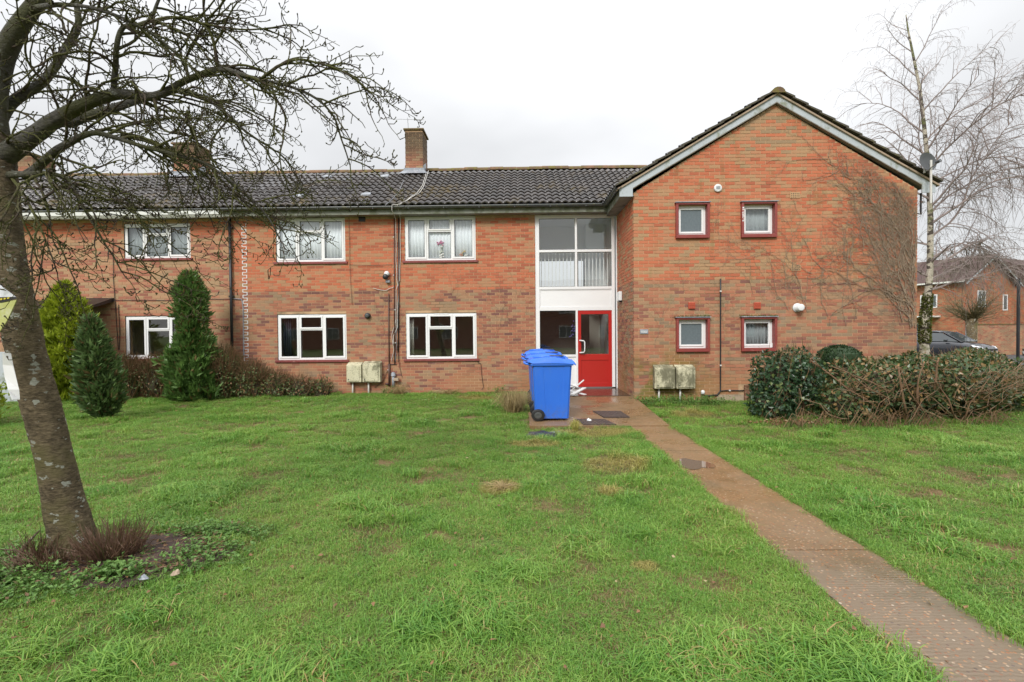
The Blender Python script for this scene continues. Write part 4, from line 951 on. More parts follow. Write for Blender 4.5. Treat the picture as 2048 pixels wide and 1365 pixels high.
curtain(-2.93, -2.80, .95, 2.1, MY+.16, 'pale curtain at the left edge of the lower window beside the bins', 3, .03, M['pale_curtain'])
curtain(4.98, 5.66, 1.16, 1.86, GY+.17, 'patterned net curtain in the small lower right gable window', 8, .02, M['net_dim'])
curtain(3.52, 4.20, 3.68, 4.42, GY+.17, 'grey blind in the small upper left gable window', 3, .004, M['net_dim']); curtain(4.98, 5.66, 3.68, 4.42, GY+.17, 'grey net in the small upper right gable window', 6, .01, M['net_dim'])
def col(name, c): M[name] = simple(name, c, .6, .1, 9, .0); return M[name]
def flowers(x, z, label, spec):
    t = thing('flower_ornament', label, 'ornament', (x, MY+.075, z))
    for (dx, dz, r, cname, c) in spec:
        q = MB(); 
        for k_ in range(9):
            v = Vector((random.gauss(0, .5), random.gauss(0, .35), random.gauss(0, .5)))*r; rr = r*.5
            q.lathe((x+dx+v.x, MY+.072+v.y*.1, z+dz+v.z-rr*.5), [(0, 0), (rr*.8, rr*.3), (rr*.7, rr*.8), (0, rr)], 7)
        q.build('flower', M.get(cname) or col(cname, c), t, smooth=True)
    q = MB()
    for k_ in range(40):
        a_ = random.uniform(0, 6.28); l = random.uniform(.05, .16); b0 = Vector((x, MY+.072, z+random.uniform(0, .3 if len(spec) > 3 else .05))); q.tube([b0, b0+Vector((cos(a_)*l*.5, sin(a_)*l*.15, l*.6))], [.006, .002], 3)
    q.build('stems', M['conifer_m'], t)
flowers(-2.03, 3.58, 'tall ornament of pink and white flowers inside the upper right flat window', [(0, .38, .07, 'pink', (.55, .16, .30)), (0, .30, .05, 'white_f', (.75, .74, .70)), (0, .18, .06, 'pale_f', (.6, .62, .55)), (0, .07, .07, 'white_f', (.7, .7, .65))])
flowers(-1.47, 3.58, 'low arrangement of orange and white flowers inside the upper right flat window', [(-.06, .08, .05, 'orange', (.65, .25, .10)), (.02, .13, .05, 'yellow', (.65, .45, .12)), (.08, .07, .05, 'white_f', (.7, .7, .65))])
q = MB(); pv = at(1148, 662, MY+.35)
for k_ in range(22):
    d = Vector((random.gauss(0, .05), random.gauss(0, .05), random.gauss(0, .12))); q.lathe(tuple(pv+d), [(0, 0), (.03, .02), (0, .045)], 5)
M['purple'] = simple('purple_flower', (.16, .10, .38), .6, .4, 9, .0)
pf = single('purple_flowers', q, M['purple'], 'purple hanging flowers inside the hall beside the red door', 'flowers')
M['hall_white'] = M['stair']
MB().box(.44, 2.0, 14.3, 14.35, .13, 2.44).build('dark_hall_sheet', M['dark_in'], flats); MB().box(2.0, 2.52, 15.6, 15.65, .13, 2.44).build('inner_door', M['interior'], flats)  # dark sheet added behind the entrance; its colour stands in for hall shade
# ------------------------------------------------------------------ wheelie bins
def make_bin():
    t = thing('wheelie_bin', '', 'wheelie bin', (0, 0, 0), local=True)
    # local: x = depth direction (handle and wheels at -x), y = width, z up
    b = MB(); lv = [(.10, .27, .235, .235), (.55, .305, .255, .255), (.985, .34, .285, .285)]
    prof = [(-.255, .265, .235, .035), (-.275, .285, .25, .45), (-.30, .315, .27, .985)]
    rings = []
    for (xa, xb, hw, z) in prof:
        rings.append([(xa, -hw+.03, z), (xa+.03, -hw, z), (xa+.16, -hw, z), (xa+.165, -hw+.006, z), (xb-.12, -hw+.006, z), (xb-.115, -hw, z), (xb-.03, -hw, z), (xb, -hw+.03, z), (xb, hw-.03, z), (xb-.03, hw, z), (xb-.115, hw, z), (xb-.12, hw-.006, z), (xa+.165, hw-.006, z), (xa+.16, hw, z), (xa+.03, hw, z), (xa, hw-.03, z)])
    n = 16
    for r_ in rings: b.v += r_
    for i in range(2):
        for k_ in range(n): b.f.append((i*n+k_, i*n+(k_+1) % n, (i+1)*n+(k_+1) % n, (i+1)*n+k_))
    b.f.append(tuple(reversed(range(n)))); b.f.append(tuple(range(2*n, 3*n)))
    b.build('body', M['bin'], t, bevel=.006)
    r = MB(); r.box(-.33, .335, -.295, .295, .965, .998); r.build('rim', M['bin'], t, bevel=.008)
    l = MB(); sec = [(-.36, 1.03, 1.055), (-.30, 1.0, 1.085), (-.12, 1.0, 1.105), (.05, 1.0, 1.11), (.22, .995, 1.075), (.34, .985, 1.045), (.375, .965, .99)]
    for (x, z0, z1) in sec:
        hw = .305; l.v += [(x, -hw, z0), (x, -hw, z0+.012), (x, -hw+.04, z1), (x, 0, z1+.012), (x, hw-.04, z1), (x, hw, z0+.012), (x, hw, z0)]
    for i in range(len(sec)-1):
        for k_ in range(6): l.f.append((i*7+k_, i*7+k_+1, (i+1)*7+k_+1, (i+1)*7+k_))
        l.f.append((i*7+6, i*7, (i+1)*7, (i+1)*7+6))
    l.f += [tuple(reversed(range(7))), tuple(range(len(l.v)-7, len(l.v)))]
    lid = l.build('lid', M['bin'], t, smooth=True, bevel=.006)
    rb = MB()
    for yy in (-.15, 0, .15): rb.tube([(-.28, yy, 1.10), (-.1, yy, 1.118), (.08, yy, 1.12), (.22, yy, 1.09)], .012, 6)
    rb.build('lid_rib', M['bin'], lid, smooth=True)
    g_ = MB(); g_.box(-.02, .20, -.16, .02, 1.117, 1.135) ; g_.build('lid_tray', M['black'], lid, bevel=.01)
    h = MB(); h.tube([(-.30, -.25, .97), (-.40, -.25, 1.0), (-.42, -.22, 1.01), (-.42, .22, 1.01), (-.40, .25, 1.0), (-.30, .25, .97)], .018, 8); h.build('handle', M['bin'], t, smooth=True)
    hg = MB(); hg.tube([(-.355, -.30, 1.03), (-.355, .30, 1.03)], .02, 8); hg.build('hinge', M['bin'], t, smooth=True)
    a_ = MB(); a_.tube([(-.22, -.27, .105), (-.22, .27, .105)], .012, 8); a_.build('axle', M['steel'], t)
    for s in (-1, 1):
        w_ = MB(); w_.lathe((-.22, s*.275, .105), [(.075, -.025), (.10, -.02), (.105, -.012), (.105, .012), (.10, .02), (.075, .025)], 24, 'y'); wh = w_.build('wheel', M['black'], t, smooth=False)
        hb = MB(); hb.lathe((-.22, s*.303, .105), [(.06, -.006*s), (.055, .003*s), (.03, .006*s), (.028, -.002*s)], 18, 'y'); hb.build('hub', M['gutter'], wh)
    return t
def copy_tree(o, parent=None):
    c = o.copy(); COL.objects.link(c); c.parent = parent
    for ch in list(o.children): copy_tree(ch, c)
    return c
b0 = make_bin(); bins = [b0, copy_tree(b0), copy_tree(b0)]
for o, (x, y, rz, lb) in zip(bins, ((.555, 8.98, radians(1), 'blue wheelie bin nearest the camera, its wheel showing on the grass edge'),
        (.53, 10.0, radians(3), 'blue wheelie bin in the middle of the row of three'), (.53, 11.15, radians(-2), 'blue wheelie bin at the back of the row, nearest the wall'))):
    o.location = (x, y, .055+.02*(y-8.7)); o.rotation_euler = (0, 0, rz); tag(o, lb, 'wheelie bin', 'blue wheelie bins on the path')
for o in bins: o.scale = (1.12, 1.05, 1.0)
# dark post / drain by the wall behind the bins
q = MB(); q.box(.28, .42, 12.7, 12.9, -.05, .62); single('black_box', q, M['black'], 'black plastic tub against the wall behind the bins', 'tub', bevel=.02)
# folded white boards by the door
wb = thing('discarded_frame', 'broken white plastic frame pieces lying behind the bin by the door', 'rubbish', (1.28, 11.9, .12))
for (a, b, wdt) in (((1.15, 12.0, .20), (1.52, 11.6, .14), .045), ((1.20, 12.1, .14), (1.56, 12.2, .42), .03), ((1.2, 11.5, .16), (1.55, 11.95, .26), .05), ((1.15, 11.9, .36), (1.45, 12.15, .22), .025)):
    q = MB(); a, b = Vector(a), Vector(b); t_ = (b-a).normalized(); s = t_.cross(Vector((0, 0, 1))).normalized()*wdt; u_ = Vector((0, 0, .018))
    q.add([tuple(v) for v in (a-s, b-s, b+s, a+s, a-s+u_, b-s+u_, b+s+u_, a+s+u_)], [(0,1,5,4),(1,2,6,5),(2,3,7,6),(3,0,4,7),(4,5,6,7),(3,2,1,0)]); q.build('board', M['white_pl'], wb)
def litter(name, c, r, mat_, label, cat, n=9, h=.03, seed=0, sy=1):
    q = MB(); q.v = [(c.x, c.y, c.z+h)]
    for j, rr in enumerate((.5, 1)):
        for k_ in range(n):
            a_ = 2*pi*k_/n; f = 1+.7*mnoise.noise(Vector((cos(a_)*1.4+seed, sin(a_)*1.4, j)))
            q.v.append((c.x+cos(a_)*r*rr*f, c.y+sin(a_)*r*rr*f*sy, c.z+h*(.9-.7*j)*random.uniform(.4, 1.4)+.003))
    q.f = [(0, 1+k_, 1+(k_+1) % n) for k_ in range(n)]+[(1+k_, 1+n+k_, 1+n+(k_+1) % n, 1+(k_+1) % n) for k_ in range(n)]
    o = single(name, q, mat_, label, cat); s_ = o.modifiers.new('t', 'SOLIDIFY'); s_.thickness = .004; return o
litter('litter', gr(1178, 842, .06), .05, M['white_pl'], 'crumpled white paper scrap on the dark cover by the bins', 'litter', seed=2, h=.04)
litter('litter', gr(1112, 867, .01), .12, M['lead'], 'pale blue-grey torn plastic on the dark patch of ground', 'litter', seed=5, h=.03, sy=.6)
litter('plastic_sheet', gr(1082, 870, .0), .28, simple('black_sheet', (.03, .025, .025), .35, .4, 14, .5, 30), 'flattened black plastic sheet in the grass in front of the bins', 'plastic sheet', 16, .04, 8, .75)
litter('litter', gr(287, 1160, .025), .035, M['lead'], 'small white scrap on the soil in front of the tree', 'litter', seed=11, h=.03, sy=.5)
litter('litter', gr(352, 1150, .025), .028, M['concrete'], 'tiny pale scrap by the weeds right of the tree', 'litter', seed=13, h=.03)
# covers
def cover(c4, z, label, rows=5):
    cx = sum(p[0] for p in c4)/4; cy = sum(p[1] for p in c4)/4
    t = thing('manhole_cover', label, 'manhole cover', (cx, cy, z))
    q = MB(); q.add([(*p, z) for p in c4]+[(*p, z-.02) for p in c4], [(0,1,2,3),(1,0,4,5),(2,1,5,6),(3,2,6,7),(0,3,7,4)]); q.build('plate', M['iron'], t)
    q = MB(); P_ = [Vector((*p, 0)) for p in c4]
    for i in range(rows):
        for j in range(8):
            u_, v = (j+.5)/8, (i+.5)/rows; c = P_[0].lerp(P_[1], u_).lerp(P_[3].lerp(P_[2], u_), v); q.box(c.x-.02, c.x+.02, c.y-.012, c.y+.012, z, z+.003)
    q.build('tread', M['iron'], t)
cover([(1.50, 8.95), (1.96, 8.94), (1.93, 9.62), (1.40, 9.63)], .085, 'rusty dark manhole cover set in the wide concrete bay')
cover([(1.06, 8.34), (1.60, 8.32), (1.49, 8.84), (.98, 8.86)], .068, 'dark cracked inspection cover at the lawn edge by the bins')
# ------------------------------------------------------------------ plants
def leaf_mesh(mb, p, d, nrm, l, w_, kind=0):
    d = d.normalized(); s = d.cross(nrm)
    s = s.normalized() if s.length > 1e-5 else d.orthogonal().normalized()
    if kind == 0: mb.add([tuple(p), tuple(p+d*l*.45+s*w_), tuple(p+d*l), tuple(p+d*l*.45-s*w_)], [(0, 1, 2, 3)])
    else:
        k_ = nrm*w_*.35; mb.add([tuple(p), tuple(p+d*l*.35+s*w_+k_), tuple(p+d*l), tuple(p+d*l*.35-s*w_+k_)], [(0, 1, 2), (0, 2, 3)])
def rv(): return Vector(rng.normal(size=3)).normalized()
def conifer(name, base, H, prof, n, leaf, mat_, label, lean=(0, 0), cat='conifer', seed=0, l=.13):
    t = thing(name, label, cat, tuple(base)); f = MB(); B = Vector(base)
    rs = np.random.default_rng(seed)
    def R(tt): 
        for (a, ra), (b, rb) in zip(prof, prof[1:]):
            if tt <= b: return ra+(rb-ra)*(tt-a)/(b-a)
        return prof[-1][1]
    for i in range(n):
        tt = rs.random()**1.0; a_ = rs.random()*2*pi; r = R(tt)
        if rs.random() > (r/max(x[1] for x in prof))+.15: continue
        lump = 1+.55*mnoise.noise(Vector((cos(a_)*2.2, sin(a_)*2.2, tt*H*2.2+seed)))+.38*mnoise.noise(Vector((cos(a_)*6, sin(a_)*6, tt*H*6+seed)))
        rr = r*lump*(1-.55*rs.random()**2.2)
        rr *= 1.28 if rs.random() < .09 else 1
        p = B+Vector((cos(a_)*rr+lean[0]*tt, sin(a_)*rr+lean[1]*tt, tt*H))
        out = Vector((cos(a_), sin(a_), 0)); d = (Vector((0, 0, 1))*rs.uniform(.5, 1.6)+out*rs.uniform(.3, 1.0)+Vector(rs.normal(size=3))*.3)
        for k_ in range(3):
            dd_ = (d.normalized()+Vector(rs.normal(size=3))*.28).normalized()
            leaf_mesh(f, p+Vector(rs.normal(size=3))*.012, dd_, Vector(rs.normal(size=3)).normalized(), l*rs.uniform(.6, 1.2), l*rs.uniform(.09, .17))
    f.build('foliage', mat_, t, kind='stuff')
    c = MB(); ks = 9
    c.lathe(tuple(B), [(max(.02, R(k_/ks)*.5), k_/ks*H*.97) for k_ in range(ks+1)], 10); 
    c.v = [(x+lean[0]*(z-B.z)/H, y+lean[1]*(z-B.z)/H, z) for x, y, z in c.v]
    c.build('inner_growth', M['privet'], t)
    s = MB(); s.tube([B-Vector((0, 0, .1)), B+Vector((lean[0]*.4, lean[1]*.4, H*.5))], [.05, .03], 8); s.build('trunk', M['bark'], t)
    return t
conifer('golden_conifer', (-11.2, 12.2, .02), 2.85, [(0, .42), (.12, .58), (.5, .56), (.75, .40), (.9, .2), (1, .04)], 7000, .1, M['conifer_y'], 'bright yellow-green bushy conifer behind the leaning tree trunk', seed=1, l=.17)
conifer('dark_conifer', (-7.93, 9.4, .02), 1.92, [(0, .05), (.1, .15), (.28, .28), (.5, .25), (.7, .16), (.88, .08), (1, .02)], 5200, .1, M['conifer_d'], 'small dark teardrop conifer standing alone on the lawn', lean=(-.22, 0), seed=2, l=.165)
conifer('tall_conifer', (-7.86, 12.0, .02), 3.05, [(0, .35), (.08, .48), (.25, .45), (.42, .33), (.52, .22), (.68, .24), (.85, .24), (.95, .12), (1, .03)], 10000, .1, M['conifer_m'], 'tall dark green conifer with a narrow top in front of the ground floor window', lean=(-.1, 0), seed=3, l=.19)
conifer('yellow_bush', (-9.9, 8.6, .0), 1.3, [(0, .4), (.3, .55), (.7, .4), (1, .05)], 1600, .1, M['conifer_y'], 'yellow-green bush at the far left edge behind the tree trunk', cat='bush', seed=4)
def shrub(name, label, spots, mat_leaf, mat_twig, nleaf, ntwig, leaf_l=.05, cat='shrub', zmin=0.0, twl=1.0, brush=False, core=True):
    c0 = Vector((sum(s[0] for s in spots)/len(spots), sum(s[1] for s in spots)/len(spots), 0))
    t = thing(name, label, cat, tuple(c0)); f = MB(); tw = MB(); wts = np.array([s[3]*s[4]*s[5] for s in spots]); wts = wts/wts.sum()
    for i in range(nleaf):
        sx, sy_, sz, rx, ry, rz_ = spots[rng.choice(len(spots), p=wts)]
        d = rv(); d.z = abs(d.z) if sz < .2 else d.z; r = 1-.5*rng.random()**2
        r *= 1+.25*mnoise.noise(Vector((d.x*2+sx, d.y*2, d.z*2)))
        p = Vector((sx+d.x*rx*r, sy_+d.y*ry*r, sz+d.z*rz_*r))
        if p.z < zmin: continue
        leaf_mesh(f, p, (d*.5+rv()+Vector((0, 0, -.2))), (d+rv()*.6).normalized(), leaf_l*rng.uniform(.6, 1.3), leaf_l*rng.uniform(.3, .5), 1)
    for i in range(ntwig):
        sx, sy_, sz, rx, ry, rz_ = spots[rng.choice(len(spots), p=wts)]
        b = Vector((sx+rng.uniform(-.6, .6)*rx, sy_+rng.uniform(-.6, .6)*ry, 0.0)); d = rv(); d.z = abs(d.z)+.4; e = Vector((sx+d.x*rx*1.0*twl, sy_+d.y*ry*1.0*twl, sz+d.z*rz_*.8*twl))
        mid = b.lerp(e, .5)+rv()*.08; tw.tube([b, mid, e, e+(e-mid)*.25+rv()*.05], [.008, .006, .004, .0015], 3, False)
        for k_ in range(2):
            s0 = mid.lerp(e, rng.random()); tw.tube([s0, s0+rv()*.10+(e-mid).normalized()*.1], [.003, .001], 3, False)
    if f.v: f.build('leaves', mat_leaf, t, kind='stuff')
    if tw.v: tw.build('twigs', mat_twig, t, kind='stuff')
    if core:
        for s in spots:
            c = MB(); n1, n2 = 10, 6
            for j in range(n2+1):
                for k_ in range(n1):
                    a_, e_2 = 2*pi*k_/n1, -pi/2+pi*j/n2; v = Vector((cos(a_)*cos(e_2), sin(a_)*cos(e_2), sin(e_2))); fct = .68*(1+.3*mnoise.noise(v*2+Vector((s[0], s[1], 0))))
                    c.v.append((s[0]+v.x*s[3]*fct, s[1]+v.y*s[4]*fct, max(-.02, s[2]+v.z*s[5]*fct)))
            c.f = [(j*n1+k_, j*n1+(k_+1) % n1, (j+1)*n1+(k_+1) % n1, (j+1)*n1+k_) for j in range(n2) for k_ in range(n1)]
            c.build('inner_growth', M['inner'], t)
    return t
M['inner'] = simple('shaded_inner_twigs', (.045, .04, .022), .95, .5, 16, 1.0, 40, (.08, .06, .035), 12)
shrub('bare_shrub', 'brown straggly shrub between the small and the tall conifer', [(-9.9, 12.4, .42, .55, .35, .62), (-9.2, 12.5, .42, .55, .3, .58), (-10.5, 12.3, .38, .4, .3, .6)], M['shrub'], M['dead'], 2600, 1600, .05)
shrub('leafy_shrub', 'long low green and brown shrub running along the wall right of the tall conifer', [(-7.4, 12.3, .5, .5, .4, .72), (-6.8, 12.4, .35, .55, .35, .55), (-6.2, 12.5, .25, .5, .3, .42), (-5.6, 12.6, .2, .45, .25, .33), (-5.05, 12.65, .16, .3, .2, .33)], M['shrub'], M['dead'], 6000, 1500, .055)
# ivy covered hedge on the right
lump = [(4.72, 9.3, .62, .42, .45, .58), (5.15, 9.35, .70, .40, .45, .55), (4.6, 9.2, .3, .4, .4, .35)]
big = [(5.75, 8.95, .30, .5, .5, .45), (6.35, 8.95, .58, .5, .5, .55), (6.95, 8.95, .62, .55, .55, .58), (7.55, 9.05, .62, .55, .6, .60), (8.15, 9.3, .62, .6, .65, .60), (8.75, 9.9, .62, .65, .7, .60), (9.35, 10.6, .65, .65, .7, .58), (9.9, 11.3, .65, .6, .7, .58), (10.6, 12.1, .65, .65, .7, .58), (11.4, 12.9, .65, .65, .7, .58), (12.2, 13.6, .65, .7, .7, .58),
       (9.25, 9.75, .6, .6, .55, .58), (6.6, 9.9, .6, .7, .5, .55), (7.6, 10.2, .6, .8, .6, .58), (8.6, 10.9, .62, .8, .6, .58)]
big = [(a, b, c*.9, d, e, f*(.88 if a < 9 else .8)) for a, b, c, d, e, f in big]
hd_ = shrub('ivy_bush', 'glossy ivy-covered bush at the left end of the cut-back hedge', lump, M['ivy'], M['dead'], 5200, 120, .075, cat='bush')
hg_ = shrub('cut_back_hedge', 'wide cut-back hedge of ivy, bare brown branches and sawn stems on the right lawn', big, M['ivy_hedge'], M['dead'], 46000, 300, .08, cat='hedge', twl=.95)
def branch_part(parent, pts, r0_, r1_, mat_=None, cut=False):
    q = MB(); n = len(pts); q.tube(pts, [r0_+(r1_-r0_)*i/(n-1) for i in range(n)], 7); o = q.build('branch', mat_ or M['brown_stem'], parent, smooth=True)
    if cut:
        e = Vector(pts[-1]); d = (e-Vector(pts[-2])).normalized(); c = MB(); c.tube([e, e+d*.012], r1_*1.02, 8); c.build('cut_end', M['cutwood'], o)
for (a, b, r, cz) in (((5.95, 8.5, .35), (5.05, 8.75, 1.08), .026, 0), ((6.15, 8.4, .45), (5.35, 8.65, .98), .022, 0), ((6.2, 8.45, .55), (5.5, 8.8, 1.0), .018, 0), ((5.35, 8.35, .12), (4.85, 8.5, .42), .018, 0), ((6.4, 8.35, .2), (6.3, 8.4, 1.0), .03, 1), ((6.6, 8.38, .3), (6.72, 8.40, 1.05), .028, 1), ((6.75, 8.3, .1), (6.35, 8.35, .8), .02, 0), ((7.1, 8.25, .15), (6.7, 8.3, .95), .018, 0), ((7.3, 8.3, .1), (7.65, 8.25, .8), .016, 0), ((5.6, 8.2, .05), (6.0, 8.15, .55), .010, 0), ((6.2, 8.2, .0), (6.7, 8.15, .6), .012, 0), ((7.6, 8.3, .45), (8.15, 8.25, .75), .012, 0), ((7.6, 8.35, .55), (8.2, 8.35, .9), .012, 0), ((4.7, 8.5, .0), (4.75, 8.55, .62), .012, 0), ((4.45, 8.6, .0), (4.25, 8.4, .25), .010, 0), ((6.85, 8.35, .6), (6.9, 8.33, 1.12), .03, 1)):
    a, b = Vector(a), Vector(b); m1_ = a.lerp(b, .35)+rv()*.05; m2_ = a.lerp(b, .7)+rv()*.05
    branch_part(hg_, [a, m1_, m2_, b], r*.75, r*.4, None, bool(cz))
    for k_ in range(3):
        p_ = a.lerp(b, rng.uniform(.3, .9)); branch_part(hg_, [p_, p_+(b-a)*.15+rv()*.08, p_+(b-a)*.3+rv()*.16], r*.35, r*.12)
# dense brown thatch of thin stems over the front face
q = MB()
for i in range(460):
    x = rng.uniform(5.3, 8.3) if i < 340 else rng.uniform(7.3, 8.9); y = 8.35+max(0, x-8)*.75+rng.normal()*.06; z = rng.uniform(.05, 1.0) if i < 340 else rng.uniform(.5, .9); d = Vector((rng.normal()*.6+.8*(x > 7.3), rng.normal()*.3-.1, rng.normal()*.5+.15)).normalized()*rng.uniform(.12, .35)
    p = Vector((x, y, z)); q.tube([p, p+d*.5+rv()*.02, p+d], [.005, .004, .0015], 3, False)
for i in range(150):      # arching dead stems at the foot
    x = rng.uniform(4.3, 7.9); y = 8.25+abs(rng.normal())*.12; p = Vector((x, y, .0)); a_ = rng.uniform(0, 6.28); l = rng.uniform(.15, .45); e = Vector((cos(a_)*l, -abs(sin(a_))*l*.7, 0))
    q.tube([p, p+e*.4+Vector((0, 0, l*.7)), p+e*.8+Vector((0, 0, l*.55)), p+e*1.15+Vector((0, 0, l*.1))], [.005, .004, .003, .0015], 3, False)
q.build('dead_stems', M['dead'], hg_, kind='stuff')
def clipped(name, c, r, label, n=5200):
    t = thing(name, label, 'bush', (c[0], c[1], 0)); f = MB()
    for i in range(n):
        d = rv(); m_ = max(abs(d.x), abs(d.y), abs(d.z)); k_ = 1/(.45*m_+.55*1)**1.0; d2 = d*(.75+.25/m_ if m_ > .6 else 1.1)
        p = Vector((c[0]+d2.x*r[0], c[1]+d2.y*r[1], c[2]+d2.z*r[2])); 
        if p.z < 0: continue
        leaf_mesh(f, p+rv()*.015, rv()+d, rv(), .04, .014)
    f.build('leaves', M['privet'], t, kind='stuff')
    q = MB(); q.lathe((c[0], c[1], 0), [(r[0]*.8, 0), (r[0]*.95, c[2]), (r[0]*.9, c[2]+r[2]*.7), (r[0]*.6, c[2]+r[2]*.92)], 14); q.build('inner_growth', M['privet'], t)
clipped('clipped_bush', (6.62, 10.45, .75), (.42, .4, .52), 'dark round clipped evergreen bush against the gable wall behind the hedge')
mo = MB()
for (a, b, c, d) in GW[2:]:
    for i in range(260):
        p_ = Vector((rng.uniform(a-.05, b+.03), GY-rng.uniform(0, .07), d+.02+abs(rng.normal())*.012)); leaf_mesh(mo, p_, rv()+Vector((0, -.3, .6)), rv(), .022, .008)
tag(mo.build('moss', M['moss_g'], None, kind='stuff'), 'green moss growing on top of the two lower gable window boxes', 'moss')
lf_ = MB()
for i in range(420):
    p_ = Vector((4.75+rng.normal()*.5, 8.62+rng.normal()*.12, .03+.02*rng.random())); leaf_mesh(lf_, p_, Vector((rng.normal(), rng.normal(), rng.normal()*.2)), Vector((rng.normal()*.4, rng.normal()*.4, 1)).normalized(), .05, .018, 1)
tag(lf_.build('leaf_litter', M['fallen'], None, kind='stuff'), 'brown dead leaves on the ground in front of the ivy bush', 'leaves')
# small weeds: along the gable foot, round the tree
def weeds(name, label, pts, n, l=.05, mat_=None, h=.12, cat='weeds'):
    f = MB()
    for i in range(n):
        cx, cy, rx, ry = pts[rng.integers(len(pts))]; p = Vector((cx+rng.normal()*rx*.5, cy+rng.normal()*ry*.5, 0)); p.z = lawn_z(p.x, p.y)
        hh_ = h*rng.uniform(.2, 1.2); tip = p+Vector((rng.normal()*.03, rng.normal()*.03, hh_)); f.tube([p, tip], [.0025, .0015], 3, False)
        for k_ in range(4):
            q0 = p.lerp(tip, rng.uniform(.4, 1)); d = rv(); d.z = abs(d.z)*.4; leaf_mesh(f, q0, d, Vector((rng.normal()*.3, rng.normal()*.3, 1)).normalized(), l*rng.uniform(.6, 1.3), l*.32, 1)
    c = pts[0]; o = f.build(name, mat_ or M['weed'], None, kind='stuff'); return tag(o, label, cat)
weeds('gable_weeds', 'low green weeds growing along the foot of the gable by the meter boxes', [(2.75, 10.9, .3, .3), (3.2, 10.9, .5, .3), (3.7, 10.85, .5, .35), (4.1, 10.8, .4, .3)], 620, .04, h=.17)
TB = gr(152, 1108)          # foot of the big tree
weeds('tree_weeds', 'green leafy weeds around the soil at the foot of the bare tree', [(TB.x-.35, TB.y-.55, .6, .3), (TB.x-.6, TB.y-.35, .5, .3), (TB.x-.1, TB.y-.45, .8, .25), (TB.x-.5, TB.y-.2, .5, .3), (TB.x+.95, TB.y-.05, .35, .3), (TB.x+.85, TB.y+.35, .5, .15), (TB.x-.2, TB.y-.6, .7, .2), (TB.x+.6, TB.y-.35, .15, .1)], 2200, .032, h=.09)
weeds('wall_weeds', 'small green tufts at the foot of the long wall left of the bins', [(-.55, 12.85, .3, .15), (-3.4, 12.9, .3, .1)], 60, .05, h=.2)
def tuft(name, label, c, n, l, spread, mat_, cat='dead plant', flat=.5, curl=.4):
    q = MB(); c = Vector(c)
    for i in range(n):
        a_ = rng.uniform(0, 6.28); e = Vector((cos(a_), sin(a_), 0))*spread*rng.uniform(.2, 1); ll = l*rng.uniform(.5, 1.1); p = c+Vector((rng.normal(), rng.normal(), 0))*.05*spread/.3
        q.tube([p, p+e*.35+Vector((0, 0, ll*.55)), p+e*.75+Vector((0, 0, ll*.85)), p+e*1.15+Vector((0, 0, ll*flat))], [.003, .0028, .002, .001], 3, False)
    return single(name, q, mat_, label, cat, org=tuple(c))
tuft('dead_clump', 'straw-coloured dead grassy clump beside the front bin', (-.12, 9.9, .02), 420, .5, .45, M['straw'])
tuft('dead_clump', 'small straw clump against the long wall under the downpipe cables', (-3.1, 12.8, .0), 160, .35, .35, M['straw'])
tuft('dead_clump', 'low dead clump against the long wall below the right ground floor window', (-1.9, 12.85, .02), 130, .16, .45, M['straw'])
tuft('hay_wisp', 'wisp of pulled dry grass lying in the middle of the lawn', gr(1000, 975, .02), 70, .05, .22, M['straw'])
tuft('yellow_tuft', 'tuft of yellowed grass at the edge of the dark cover', gr(1150, 862, .02), 120, .2, .12, M['yellow_grass'])
# soil bed and cut suckers at the tree foot
q = MB(); nn = 26; SC = TB+Vector((.42, -.02, 0))
q.v = [(SC.x, SC.y, .03)]
for j, rr in enumerate((.55, 1)):
    for k_ in range(nn):
        a_ = 2*pi*k_/nn; f = 1+.3*mnoise.noise(Vector((cos(a_)*1.5, sin(a_)*1.5, 3))); q.v.append((SC.x+cos(a_)*.78*rr*f, SC.y+sin(a_)*.42*rr*f, .035-.04*j+.01*random.random()))
q.f = [(0, 1+k_, 1+(k_+1) % nn) for k_ in range(nn)]+[(1+k_, 1+nn+k_, 1+nn+(k_+1) % nn, 1+(k_+1) % nn) for k_ in range(nn)]
tag(q.build('bare_soil', M['soil'], smooth=True), kind='structure')
q = MB()
for i in range(420):
    a_ = rng.uniform(0, 6.28); r = sqrt(rng.random()); p = Vector((SC.x+cos(a_)*.7*r, SC.y+sin(a_)*.38*r, .03+.012*rng.random())); d = Vector((rng.normal(), rng.normal()*.6, rng.normal()*.12)).normalized()*rng.uniform(.03, .13)
    q.tube([p, p+d*.5+rv()*.008, p+d], [.0035, .003, .001], 3, False)
for i in range(260):
    a_ = rng.uniform(0, 6.28); r = sqrt(rng.random()); p = Vector((SC.x+cos(a_)*.72*r, SC.y+sin(a_)*.4*r, .035)); leaf_mesh(q, p, rv(), Vector((0, 0, 1)), .03, .011)
tag(q.build('soil_debris', M['dead'], None, kind='stuff'), 'fallen twigs and dead leaves on the bare soil by the tree', 'twigs')
sk = thing('cut_suckers', 'clump of clipped reddish-brown suckers at the foot of the bare tree', 'shrub', (TB.x+.3, TB.y-.15, 0))
M['sucker'] = leaf_mat('sucker_stem', (.10, .055, .035), (.26, .155, .10), (.12, .12, .04), nscale=6, p3=.1)
